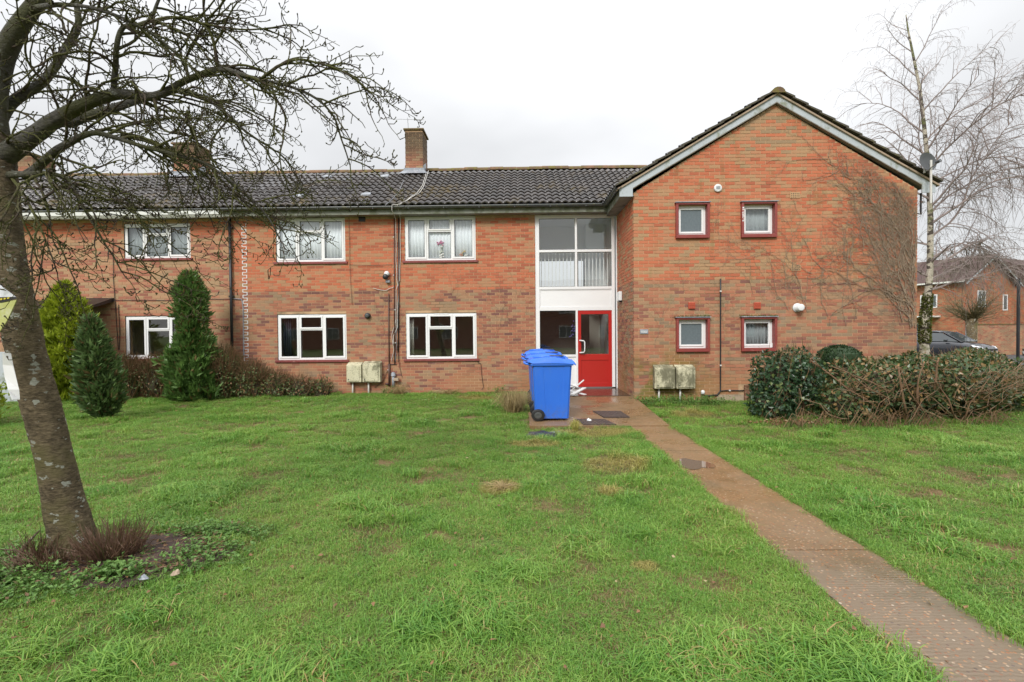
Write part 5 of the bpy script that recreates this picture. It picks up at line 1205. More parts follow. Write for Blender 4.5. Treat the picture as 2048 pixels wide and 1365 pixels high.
for (cx, cy, rr, h, n) in ((TB.x+.38, TB.y-.12, .23, .26, 300), (TB.x+.04, TB.y-.24, .24, .17, 130), (TB.x-.14, TB.y-.16, .14, .22, 70)):
    q = MB()
    for i in range(n):
        a_ = rng.uniform(0, 6.28); r = rr*sqrt(rng.random()); b = Vector((cx+cos(a_)*r*.45, cy+sin(a_)*r*.45, 0)); e = Vector((cx+cos(a_)*r*1.15, cy+sin(a_)*r*1.15, h*rng.uniform(.35, 1.15)))
        e += rv()*.035; q.tube([b, b.lerp(e, .5)+rv()*.03, e], [.004, .003, .0014], 3, False)
        if rng.random() < .5:
            m_ = b.lerp(e, rng.uniform(.4, .8)); q.tube([m_, m_+rv()*.04+Vector((0, 0, .05))], [.003, .0015], 3, False)
    q.build('stems', M['sucker'], sk, kind='stuff')
q = MB(); q.tube([gr(5, 1170, .03), gr(25, 1135, .06), gr(45, 1098, .10), gr(78, 1062, .16)], [.008, .012, .012, .006], 6); q.tube([gr(40, 1103, .09), gr(20, 1100, .08), gr(-5, 1099, .07)], [.007, .005, .004], 5)
single('fallen_stick', q, M['bark'], 'dark forked stick lying in the grass at the left edge', 'stick', smooth=True)
# ------------------------------------------------------------------ the bare tree
tree = thing('bare_tree', 'bare mossy tree leaning at the left with spreading drooping branches', 'tree', (TB.x, TB.y, 0))
def lim(pts):      # (px, py, depth, width in px)
    P_, R_ = [], []
    for (px, py, Y, wpx) in pts: P_.append(at(px, py, Y)); R_.append(wpx/2*Y/FPX)
    # smooth (Catmull-Rom)
    o, r = [], []
    for i in range(len(P_)-1):
        p0_, p1_, p2_, p3_ = P_[max(i-1, 0)], P_[i], P_[i+1], P_[min(i+2, len(P_)-1)]
        for k_ in range(4):
            t_ = k_/4; o.append(.5*((2*p1_)+(p2_-p0_)*t_+(2*p0_-5*p1_+4*p2_-p3_)*t_*t_+(3*p1_-p0_-3*p2_+p3_)*t_**3)); r.append(R_[i]+(R_[i+1]-R_[i])*t_)
    o.append(P_[-1]); r.append(R_[-1]); return o, r
def limb(name, pts, mat_, n=8, knob=.0):
    o, r = lim(pts); q = MB(); q.tube([p+mnoise.noise_vector(p*6)*knob for p in o], r, n); q.build(name, mat_, tree, smooth=True); return o, r
T3 = TB.y
tp_, tr_ = lim([(158, 1125, T3-.02, 120), (150, 1085, T3, 92), (128, 1000, T3, 80), (104, 900, T3, 74), (80, 800, T3, 75), (52, 700, T3, 74), (30, 600, T3, 74), (10, 500, T3, 74), (0, 400, T3, 74), (-8, 320, T3, 76), (-12, 270, T3, 70)])
n = 48; q = MB(); a2, b2 = [], []
for i in range(len(tp_)-1):
    for k_ in range(6): a2.append(tp_[i].lerp(tp_[i+1], k_/6)); b2.append(tr_[i]+(tr_[i+1]-tr_[i])*k_/6)
tp_, tr_ = a2+[tp_[-1]], b2+[tr_[-1]]
for i, (p, r) in enumerate(zip(tp_, tr_)):
    for k_ in range(n):
        a_ = 2*pi*k_/n; rr = r*(1+.07*mnoise.noise(Vector((cos(a_)*1.5, sin(a_)*1.5, p.z*2)))+.03*mnoise.noise(Vector((cos(a_)*5, sin(a_)*5, p.z*9)))+.035*mnoise.noise(Vector((cos(a_)*4, sin(a_)*4, p.z*34)))+.02*mnoise.noise(Vector((cos(a_)*14, sin(a_)*14, p.z*60))))*.83
        if i < 26: rr *= 1+.14*sin(a_*5+1)*(1-i/26)
        q.v.append((p.x+cos(a_)*rr, p.y+sin(a_)*rr, p.z))
for i in range(len(tp_)-1):
    for k_ in range(n): q.f.append((i*n+k_, i*n+(k_+1) % n, (i+1)*n+(k_+1) % n, (i+1)*n+k_))
q.build('trunk', M['bark'], tree, smooth=True)
LIMBS = []
def LB(pts, n=8):
    pts = [(a_, b_, c_, d_*.80) for a_, b_, c_, d_ in pts]; LIMBS.append(limb('limb', pts, M['limb'] if pts[0][3] > 8 else M['twig'], n, .006))
LB([(-10, 320, T3, 60), (20, 304, T3, 50), (68, 270, 3.66, 40), (113, 239, 3.6, 35), (164, 212, 3.55, 31), (219, 191, 3.5, 28), (260, 190, 3.5, 23), (308, 193, 3.5, 19), (342, 178, 3.5, 17), (376, 161, 3.5, 16), (437, 140, 3.5, 14), (478, 149, 3.5, 12), (519, 161, 3.5, 9), (581, 174, 3.5, 7), (632, 198, 3.5, 6), (666, 232, 3.5, 5), (684, 280, 3.5, 4), (700, 330, 3.5, 3)], 12)
LB([(120, 240, 3.62, 24), (140, 246, 3.7, 24), (178, 231, 3.8, 24), (222, 219, 3.9, 22), (270, 204, 4.0, 18), (325, 190, 4.1, 14), (362, 182, 4.2, 12), (403, 193, 4.2, 9), (445, 222, 4.2, 7), (490, 262, 4.2, 6), (547, 300, 4.2, 4)], 10)
LB([(50, 352, T3, 22), (68, 342, 3.6, 22), (96, 314, 3.5, 20), (137, 287, 3.45, 17), (178, 268, 3.4, 14), (212, 270, 3.4, 12), (273, 290, 3.4, 10), (342, 308, 3.4, 9), (410, 328, 3.4, 7), (478, 376, 3.4, 6), (530, 427, 3.4, 4), (556, 470, 3.4, 3)], 9)
LB([(-10, 280, T3, 62), (-15, 220, T3, 56), (0, 130, 3.65, 50), (30, 65, 3.6, 42), (62, 20, 3.6, 36), (95, -30, 3.6, 30), (110, -90, 3.6, 24)], 12)
LB([(0, 240, 3.75, 30), (24, 205, 3.8, 26), (82, 167, 3.85, 22), (103, 143, 3.9, 20), (137, 89, 4.0, 18), (157, 51, 4.0, 15), (154, 0, 4.0, 12), (160, -60, 4.0, 9)], 9)
LB([(225, 192, 3.5, 14), (232, 140, 3.45, 13), (233, 103, 3.4, 12), (246, 55, 3.4, 11), (294, 45, 3.4, 9), (318, 0, 3.4, 7), (340, -40, 3.4, 5)])
LB([(437, 140, 3.5, 10), (427, 85, 3.45, 8), (410, 34, 3.4, 6), (405, -15, 3.4, 4)])
LB([(522, 160, 3.5, 8), (545, 140, 3.4, 8), (560, 130, 3.4, 7), (598, 120, 3.4, 6), (649, 130, 3.4, 5), (700, 152, 3.4, 4), (750, 195, 3.4, 3)])
LB([(20, 350, 3.6, 20), (55, 349, 3.5, 15), (85, 346, 3.45, 12), (137, 360, 3.4, 8), (165, 410, 3.35, 6), (200, 470, 3.35, 5), (245, 545, 3.3, 3)])
LB([(178, 268, 3.4, 9), (230, 262, 3.6, 7), (330, 300, 3.8, 5), (420, 360, 3.9, 4), (470, 440, 3.9, 3)])
LB([(75, 407, 3.4, 7), (110, 380, 3.4, 6), (145, 370, 3.4, 5), (200, 385, 3.4, 4), (270, 430, 3.4, 3), (310, 500, 3.4, 2)])
LB([(62, 20, 3.6, 16), (120, 10, 3.3, 10), (200, 20, 3.1, 8), (290, 60, 3.0, 5), (360, 110, 3.0, 4)])
LB([(294, 45, 3.4, 7), (350, 35, 3.4, 6), (420, 50, 3.4, 5), (500, 60, 3.4, 4), (580, 50, 3.4, 3)])
LB([(376, 161, 3.5, 8), (372, 120, 3.6, 6), (400, 70, 3.7, 5), (450, 20, 3.7, 3)])
LB([(308, 195, 3.5, 8), (318, 240, 3.45, 6), (330, 262, 3.4, 5), (390, 280, 3.4, 4), (440, 340, 3.4, 3)])
LB([(85, 150, 3.9, 10), (140, 160, 4.1, 6), (200, 210, 4.3, 4), (260, 290, 4.4, 3)])
LB([(20, 350, T3, 8), (60, 410, 3.3, 6), (90, 480, 3.2, 4), (115, 545, 3.2, 3)])
# twigs: drooping shoots with knobbly spurs and buds
tw = MB(); buds = MB(); rs = random.Random(11)
def rvec(): return Vector((rs.gauss(0, 1), rs.gauss(0, 1), rs.gauss(0, 1)))
def shoot(p, d, L_, r, lvl):
    n = max(4, int(L_/.045)); pts = [p.copy()]; dirs = []; d = d.normalized(); seg = L_/n
    for i in range(n):
        d = (d+rvec()*.17+Vector((.02, 0, -.07 if lvl < 2 else -.02))).normalized(); pts.append(pts[-1]+d*seg); dirs.append(d.copy())
    tw.tube(pts, [max(.0018, r*(1-.7*i/n)) for i in range(n+1)], 5 if r > .004 else 3, False)
    if lvl < 2:
        for i in range(1, n):
            if rs.random() < (.28 if lvl == 0 else .14):
                s_ = dirs[i].cross(rvec()).normalized(); shoot(pts[i], dirs[i]*.75+s_*.8, L_*rs.uniform(.25, .6)*(1-.4*i/n), r*.55*(1-.5*i/n)+.0008, lvl+1)
    for i in range(1, n+1):
        if rs.random() < .62:
            s_ = dirs[i-1].cross(rvec()).normalized(); u_ = (dirs[i-1]*.5+s_).normalized(); l = rs.uniform(.012, .05); q0 = pts[i]; q1 = q0+u_*l; q2 = q1+(u_*.6+Vector((0, 0, .7))+rvec()*.2).normalized()*l*.5
            tw.tube([q0, q1, q2], [.0032, .0028, .0036], 3, False)
            if rs.random() < .6: buds.tube([q2, q2+(q2-q1).normalized()*.007, q2+(q2-q1).normalized()*.014], [.003, .0058, .001], 4, False)
for (o, r) in LIMBS:
    Ltot = sum((o[i+1]-o[i]).length for i in range(len(o)-1)); acc = 0
    for i in range(2, len(o)-1):
        seg = (o[i+1]-o[i]).length; acc += seg
        if o[i].x < -4.3 and rs.random() < .5: continue
        while acc > .082:
            acc -= .082
            t_ = (o[i+1]-o[i]).normalized(); s_ = t_.cross(rvec()).normalized()
            if r[i] > .03 and rs.random() < .45: continue
            L_ = rs.uniform(.2, .95)*(.75 if r[i] < .008 else 1)*(1.15 if o[i].z < 3.35 else 1)*(.75 if o[i].x > -1.6 else 1)
            shoot(o[i].lerp(o[i+1], rs.random()), t_*.7+s_*.85+Vector((.35, 0, .12)), L_, min(.0105, r[i]*.5+.003), 0 if L_ > .3 else 1)
    shoot(o[-1], o[-1]-o[-2], .35, r[-1], 0)
tw.build('twigs', M['twig'], tree, smooth=True, kind='stuff'); buds.build('buds', M['twig'], tree, smooth=True, kind='stuff')
# estate agent's board wedged behind the trunk, folded and cut by the picture edge
eb = thing('agent_board', 'folded white, black and yellow-green estate agent board at the left side of the leaning trunk', 'sign', tuple(gr(10, 800)))
M['board_y'] = simple('board_yellow_green', (.42, .44, .14), .5, .25, 5, .0, dirt=(.55, .55, .45), dscale=4); M['board_w'] = simple('board_white', (.62, .64, .68), .5, .08, 5, .0, dirt=(.4, .42, .42), dscale=6); M['board_k'] = simple('board_black', (.02, .02, .022), .5, .2, 5, .0); M['yel'] = simple('board_letter_yellow', (.6, .5, .04), .5, .1, 5, .0)
def slab(parent, name, px4, Y, mat_, th=.006, dy=0):
    P_ = [at(px, py, Y+dy+(px*.0)) for px, py in px4]; q = MB(); n = len(P_); q.add([tuple(p) for p in P_]+[(p.x, p.y+th, p.z) for p in P_], [tuple(range(n)), tuple(range(2*n-1, n-1, -1))]+[((i+1) % n, i, i+n, (i+1) % n+n) for i in range(n)]); return q.build(name, mat_, parent)
YB = 3.30
slab(eb, 'white_face', [(-60, 540), (0, 571), (30, 594), (-60, 596)], YB, M['board_w']); slab(eb, 'black_band', [(-60, 596.3), (30, 594.3), (33, 597), (0, 606), (-60, 618)], YB, M['board_k'])
slab(eb, 'yellow_face', [(-60, 618.3), (0, 606.3), (33, 600), (15, 640), (0, 662), (-60, 720)], YB, M['board_y'])
for i in range(5): slab(eb, 'letter', [(-14+i*7, 603.5-i*1.3), (-10+i*7, 602.7-i*1.3), (-9.6+i*7, 598.7-i*1.0), (-13.6+i*7, 599.5-i*1.0)], YB, M['yel'], .003, -.004)

wn_ = thing('white_notice', 'curled white plastic sheet hanging beside the trunk at the left edge', 'notice', tuple(at(20, 800, 4.0)))
P1 = [(5, 706), (6, 730), (10, 755), (16, 780), (24, 800)]; P2 = [(22, 707), (27, 732), (33, 757), (38, 780), (39, 800)]
q = MB(); q.v = [tuple(at(px, py, 3.36+.02*sin(i))) for i, (px, py) in enumerate(P1)]+[tuple(at(px, py, 3.40)) for px, py in P2]; q.f = [(i, 5+i, 6+i, i+1) for i in range(4)]
o = q.build('sheet', M['upvc'], wn_); s_ = o.modifiers.new('t', 'SOLIDIFY'); s_.thickness = .006
gp = single('grey_garden_panel', MB().box(-15.2, -11.75, 11.9, 11.95, 0, 1.25), M['fascia'], 'plain pale grey panel fence at the left edge behind the trunk', 'fence panel')
# ------------------------------------------------------------------ creeper on the gable wall
cr = MB(); rs = random.Random(5)
def climb(x, z, ang, L_, r, lvl=0, wall='g'):
    n = int(L_/.05)+2; pts = []; 
    for i in range(n):
        y = (GY if wall == 'g' else MY)-.012-.010*rs.random()-(.02 if lvl == 0 else 0)*rs.random(); pts.append((x, y, z)); 
        ang += rs.gauss(0, .17); ang += (pi/2-ang)*.03
        x += cos(ang)*.05; z += sin(ang)*.05
        lim_ = 6.5-gslope*abs(x-XC) if wall == 'g' else 4.6
        if z > lim_-.06 or x > XR-.02 or z < .1: break
        if wall == 'g' and any(a-.03 < x < b+.03 and c-.03 < z < d+.03 for a, b, c, d in GW): break
        if wall == 'm' and any(a-.03 < x < b+.03 and c-.03 < z < d+.03 for a, b, c, d in WINS+[ENT]): break
        if lvl < 3 and rs.random() < (.20, .20, .10)[lvl]: climb(x, z, ang+rs.choice((-1, 1))*rs.uniform(.35, 1.1), L_*rs.uniform(.2, .55), r*.6, lvl+1, wall)
    if len(pts) > 1: cr.tube(pts, [max(.0016, r*(1-.7*i/len(pts))) for i in range(len(pts))], 4 if r > .004 else 3, False)
for i in range(22): climb(8.78-abs(rs.gauss(0, .12)), rs.uniform(1.6, 2.9), 1.85+rs.gauss(0, .15), rs.uniform(1.8, 3.6), .010)
for i in range(8): climb(8.4-rs.random()*.8, rs.uniform(2.2, 3.6), 1.9+rs.gauss(0, .25), rs.uniform(1.0, 2.2), .007)
for i in range(9): climb(7.7-rs.random()*1.8, rs.uniform(1.4, 2.8), 1.75+rs.gauss(0, .2), rs.uniform(1.2, 2.8), .005)
for i in range(12): climb(rs.uniform(2.7, 5.9), rs.uniform(.5, 2.6), 1.6+rs.gauss(0, .4), rs.uniform(.6, 1.6), .003, 1)
for i in range(850):
    x = 8.72-abs(rs.gauss(0, .42)); z = rs.uniform(2.3, 5.6)-.0; 
    if rs.random() > .35+.65*(z > 3.2) or z > 6.4-gslope*abs(x-XC)-.08 or x < 7.0: continue
    a_ = rs.uniform(.6, 2.8); l = rs.uniform(.05, .22); y = GY-.01-.03*rs.random(); cr.tube([(x, y, z), (x+cos(a_)*l*.5+rs.gauss(0, .015), y-.01, z+sin(a_)*l*.5), (x+cos(a_)*l, y-.005*rs.random(), z+sin(a_)*l)], .0025, 3, False)
cm = cr.build('creeper', M['creeper'], None, kind='stuff'); tag(cm, 'leafless creeper stems climbing the right side of the gable wall', 'creeper')
cr = MB()
for i in range(10): climb(rs.uniform(-.9, .2), rs.uniform(.9, 2.6), 1.6+rs.gauss(0, .5), rs.uniform(.4, 1.1), .0025, 1, 'm')
for i in range(8): climb(rs.uniform(-3.6, -3.05), rs.uniform(.4, 2.0), 1.57+rs.gauss(0, .2), rs.uniform(.5, 1.4), .003, 1, 'm')
for i in range(4): climb(rs.uniform(-1.9, -1.5), rs.uniform(2.4, 2.7), .8+rs.gauss(0, .4), .5, .0022, 1, 'm')
cm = cr.build('creeper_traces', M['creeper'], None, kind='stuff'); tag(cm, 'faint dead creeper tendrils on the long wall by the cables and the entrance', 'creeper')
# ------------------------------------------------------------------ birch behind the gable corner
BX, BY = 11.75, 14.6
bt = thing('birch_tree', 'tall leafless birch with pale trunk and weeping twigs beside the gable', 'tree', (BX, BY, 0))
bp_, br_ = [], []
for (px, py, wpx) in ((1848, 760, 31), (1849, 700, 28), (1850, 640, 27), (1856, 590, 21), (1860, 540, 18), (1861, 440, 16), (1857, 340, 14), (1848, 250, 11), (1840, 180, 9), (1826, 110, 7), (1816, 60, 5), (1812, 30, 3)):
    bp_.append(at(px, py, BY)); br_.append(wpx/2*BY/FPX*.60)
bp_[0].z = -.1
q = MB(); q.tube(bp_, br_, 12); q.build('trunk', M['birch'], bt, smooth=True)
tw = MB(); rs = random.Random(21)
def whip(p, d, L_, r, lvl, grav):
    n = max(4, int(L_/.14)); pts = [p.copy()]; seg = L_/n; ds = []
    for i in range(n):
        d = (d+rvec2()*.10+Vector((0, 0, -grav*(i/n+.25)))).normalized(); pts.append(pts[-1]+d*seg); ds.append(d.copy())
    tw.tube(pts, [max(.0019, r*(1-.8*i/n)) for i in range(n+1)], 4 if r > .012 else 3, False)
    if lvl < 3:
        for i in range(1, n+1):
            for _ in range((1, 1, 1)[lvl]):
              if rs.random() < (.9, .9, .5)[lvl]:
                s_ = ds[min(i, n)-1].cross(rvec2()).normalized(); whip(pts[i], ds[i-1]*.8+s_*.7, L_*rs.uniform(.28, .55), r*.42, lvl+1, grav*2.0+.09)
def rvec2(): return Vector((rs.gauss(0, 1), rs.gauss(0, 1), rs.gauss(0, 1)))
def tp(z):
    for i in range(len(bp_)-1):
        if bp_[i].z <= z <= bp_[i+1].z: k_ = (z-bp_[i].z)/(bp_[i+1].z-bp_[i].z); return bp_[i].lerp(bp_[i+1], k_), br_[i]+(br_[i+1]-br_[i])*k_
    return bp_[-1], br_[-1]
for (z, az, up_, L_) in [(3.0, 0, .45, 2.6), (3.3, -.4, .6, 3.2), (3.6, .3, .75, 3.4), (4.0, 2.4, .5, 1.3), (4.2, -.1, .85, 3.6), (4.6, -1.0, .8, 2.4), (4.9, .1, .95, 4.0), (5.3, 3.3, .6, 1.5), (5.6, .5, 1.0, 3.6), (5.9, 2.9, .8, 1.9), (6.2, -.3, 1.2, 3.8), (6.5, 3.4, .9, 1.9), (6.9, 0.2, 1.5, 3.0), (7.2, 2.8, 1.1, 2.1), (7.6, 3.9, 1.1, 1.6), (7.8, -.5, 1.5, 2.2), (8.1, 3.0, 1.0, 1.9), (8.5, .3, 1.6, 1.9), (8.8, 2.9, 1.0, 1.5), (9.2, -.6, 1.6, 1.5), (9.5, 3.2, .9, 1.3), (9.8, 1.5, 1.5, 1.2), (10.1, 2.9, .7, 1.1), (10.4, .3, 1.0, .8), (3.1, 3.2, .5, 1.0), (3.5, 4.3, .5, 1.2), (2.7, -.2, .35, 2.0), (5.1, -1.3, .9, 2.2), (6.0, 1.2, 1.2, 2.5), (6.7, -1.4, 1.3, 2.0)]:
    p, r = tp(z); whip(p, Vector((cos(az), sin(az), up_)), L_, min(.035, r*.5), 0, .06)
tw.build('crown', M['birch_twig'], bt, kind='stuff')
# moss and ivy on its foot
f = MB()
for i in range(1500):
    z = rng.uniform(1.2, 2.6); p, r = tp(z); a_ = rng.uniform(0, 6.28); o_ = Vector((cos(a_), sin(a_), 0)); leaf_mesh(f, p+o_*r*1.02, o_+rv(), rv(), .06, .02)
f.build('moss', leaf_mat('birch_moss', (.05, .07, .01), (.13, .14, .02)), bt, kind='stuff')
# ------------------------------------------------------------------ far right: houses, garden wall, cars
tag(MB().box(10.5, 60, 18.6, 29.6, -.05, .02).build('road', M['asphalt']), kind='structure')
M['far_roof'] = simple('far_roof_tile', (.085, .05, .045), .9, .3, 3, .3, 8, (.10, .08, .05), 1.5)
C0 = at(1925, 690, 33); rz = atan2(.41, .91)
fh_ = thing('far_house', 'red brick house with a pale-edged gable beyond the parked cars', 'house', (C0.x, C0.y, 0), rz, local=True)
Wd, Ln, ze, za = 6.4, 13, 4.7, 6.45
def brickbox(parent, faces, mat_):
    q = MB()
    for (kind_, a0, a1, z0, z1, y, clip) in faces:
        n = int((z1-z0)/.075)
        for i in range(n):
            zz = z0+i*.075; lo, hi = (a0, a1) if clip is None or zz < ze else (a0+(zz-ze)*(a1-a0)/2/(za-ze), a1-(zz-ze)*(a1-a0)/2/(za-ze))
            st = lo-(.11 if i % 2 else 0)
            while st < hi-.02:
                b0_, b1_ = max(lo, st+.005), min(hi, st+.22); st += .225
                if b1_-b0_ > .03: 
                    if kind_ == 'y': q.add([(b0_, y, zz), (b1_, y, zz), (b1_, y, zz+.065), (b0_, y, zz+.065)], [(0, 1, 2, 3)])
                    else: q.add([(y, b1_, zz), (y, b0_, zz), (y, b0_, zz+.065), (y, b1_, zz+.065)], [(0, 1, 2, 3)])
    q.build('brickwork', mat_, parent, kind='stuff')
q = MB(); q.box(0, Wd, .008, Ln, -.1, ze); q.prism([(0, ze), (Wd, ze), (Wd/2, za)], .008, Ln); q.build('wall', M['mortar'], fh_)
brickbox(fh_, [('y', 0, Wd, 0, za, 0, 1), ('x', 0, Ln, 0, ze, -.006, None)], M['brick_red'])
q = MB(); k_ = (za-ze)/(Wd/2); 
for s, xe in ((-1, -.35), (1, Wd+.35)):
    zz = ze-.35*k_+.12; zt_ = za+.12; q.add([(xe, -.35, zz), (Wd/2, -.35, zt_), (Wd/2, Ln+.3, zt_), (xe, Ln+.3, zz), (xe, -.35, zz-.1), (Wd/2, -.35, zt_-.1), (Wd/2, Ln+.3, zt_-.1), (xe, Ln+.3, zz-.1)], [(0, 1, 2, 3), (7, 6, 5, 4), (0, 4, 5, 1), (0, 3, 7, 4), (3, 2, 6, 7)])
q.build('roof', M['far_roof'], fh_)
q = MB()
for s, xe in ((-1, -.35), (1, Wd+.35)):
    zz = ze-.35*k_+.01; zt_ = za+.01; q.prism([(xe, zz-.10), (Wd/2, zt_-.10), (Wd/2, zt_), (xe, zz)] if s < 0 else [(Wd/2, zt_-.10), (xe, zz-.10), (xe, zz), (Wd/2, zt_)], -.38, -.352)
q.build('barge_board', M['fascia'], fh_)
MB().box(-.42, -.36, -.3, Ln, ze-.12, ze-.02).build('gutter', M['upvc_old'], fh_)
def far_window(parent, kind_, a, b, c, d, y):
    f = MB(); g_ = MB(); t = .07
    def bx(m_, a0, a1, c0, c1, o0, o1):
        if kind_ == 'y': m_.box(a0, a1, y+o0, y+o1, c0, c1)
        else: m_.box(y+o0, y+o1, a0, a1, c0, c1)
    bx(f, a, b, d-t, d, -.03, .0); bx(f, a, b, c, c+t, -.03, .0); bx(f, a, a+t, c+t, d-t, -.03, .0); bx(f, b-t, b, c+t, d-t, -.03, .0)
    if b-a > .8: bx(f, (a+b)/2-.03, (a+b)/2+.03, c+t, d-t, -.03, .0)
    w_ = f.build('window', M['upvc'], parent); bx(g_, a+t, b-t, c+t, d-t, -.012, -.007); g_.build('pane', simple('far_glass', (.10, .12, .13), .08, .1, 3, .0) if 'fg' not in M else M['fg'], w_)
M['fg'] = simple('far_glass_dark', (.10, .12, .13), .08, .1, 3, .0)
far_window(fh_, 'y', 1.7, 2.7, 3.0, 4.1, -.005); far_window(fh_, 'y', 4.9, 5.5, 2.8, 3.9, -.005)
far_window(fh_, 'x', 1.4, 2.4, 3.0, 3.9, -.01); far_window(fh_, 'x', 1.9, 2.9, .9, 2.0, -.01); far_window(fh_, 'x', 5.4, 6.6, 3.0, 4.0, -.01); far_window(fh_, 'x', 7, 8.2, 1.0, 2.0, -.01)
MB().box(.3, 1.2, -.04, -.01, 0, 2.0).build('door', M['lead'], fh_)
q = MB(); q.box(-.9, -.02, 1.2, 6.5, 2.35, 2.45); q.build('porch_canopy', M['upvc_old'], fh_)
h2 = thing('far_house', 'lower red brick house wing at the right edge beyond the garden wall', 'house', (37.5, 34.5, 0), rz, local=True)
q = MB(); q.box(0, 9, 0, 9, -.1, 4.8); q.build('wall', M['mortar'], h2)
brickbox(h2, [('y', 0, 9, 0, 4.8, -.006, None), ('x', 0, 9, 0, 4.8, -.006, None)], M['brick_red'])
q = MB(); q.add([(-.3, -.4, 4.8), (9.3, -.4, 4.8), (9.3, 4.5, 7.0), (-.3, 4.5, 7.0), (-.3, 9.4, 4.8), (9.3, 9.4, 4.8)], [(0, 1, 2, 3), (3, 2, 5, 4), (0, 3, 4)]); q.build('roof', M['far_roof'], h2)
MB().box(-.3, 9.3, -.48, -.41, 4.68, 4.8).build('gutter', M['upvc_old'], h2); far_window(h2, 'y', 1.0, 2.4, 3.0, 4.1, -.005)
# garden wall
gwa = at(1956, 682, 29.5); gw_ = thing('garden_wall', 'low red brick garden wall behind the parked cars', 'wall', (gwa.x, gwa.y, 0), radians(12), local=True)
q = MB(); q.box(0, 7.5, .006, .2, -.1, 1.78); q.build('wall_core', M['mortar'], gw_)
q = MB()
for i in range(24):
    st = -(.11 if i % 2 else 0)
    while st < 7.5:
        b0_, b1_ = max(0, st+.005), min(7.5, st+.22); st += .225
        if b1_-b0_ > .03: q.add([(b0_, 0, i*.075), (b1_, 0, i*.075), (b1_, 0, i*.075+.065), (b0_, 0, i*.075+.065)], [(0, 1, 2, 3)])
q.build('brickwork', M['brick_ch'], gw_, kind='stuff'); MB().box(-.03, 7.53, -.03, .23, 1.781, 1.84).build('coping', M['ridge'], gw_)
pp_ = at(2036, 690, 26); q = MB(); q.tube([(pp_.x, 26, 0), (pp_.x, 26, 4.1)], .07, 8); single('dark_post', q, M['black'], 'dark upright post in front of the garden wall at the right edge', 'post')
# pollarded tree by the far house
pb_ = at(1944, 700, 27); pb_.z = 0; pt = thing('pollarded_tree', 'small pollarded tree with mossy sprouting head in front of the far house', 'tree', tuple(pb_))
q = MB(); q.tube([pb_-Vector((0, 0, .1)), pb_+Vector((0, 0, 1)), pb_+Vector((-.05, 0, 2.1))], [.28, .22, .26], 10); q.build('trunk', M['bark'], pt, smooth=True)
tw = MB(); rs = random.Random(31)
for i in range(110):
    a_ = rs.uniform(0, 6.28); whip(pb_+Vector((0, 0, rs.uniform(1.8, 2.3))), Vector((cos(a_), sin(a_), rs.uniform(.3, 1.6))), rs.uniform(.8, 2.0), .02, 2, -.02)
tw.build('crown', leaf_mat('pollard_twig', (.06, .05, .02), (.16, .13, .05)), pt, kind='stuff')
# leafless trees beyond the far houses
for (x, y, H, sd_, lb) in ((38, 50, 9.5, 41, 'leafless tree showing over the ridge of the far gabled house'), (46, 54, 10.5, 42, 'leafless tree rising between the two far houses'), (52, 52, 9.5, 43, 'leafless tree over the far house wing at the right edge')):
    t = thing('far_tree', lb, 'tree', (x, y, 0), group='leafless trees beyond the far houses')
    tw = MB(); rs = random.Random(sd_); q = MB(); q.tube([(x, y, -.1), (x, y, H*.35), (x+.3, y, H*.6)], [.25, .18, .1], 7); q.build('trunk', M['birch_twig'], t)
    for i in range(16):
        a_ = rs.uniform(0, 6.28); whip(Vector((x, y, rs.uniform(H*.25, H*.6))), Vector((cos(a_), sin(a_), rs.uniform(.5, 1.6))), rs.uniform(2.5, 4.5), .05, 1, .01)
    tw.build('crown', M['birch_twig'], t, kind='stuff')
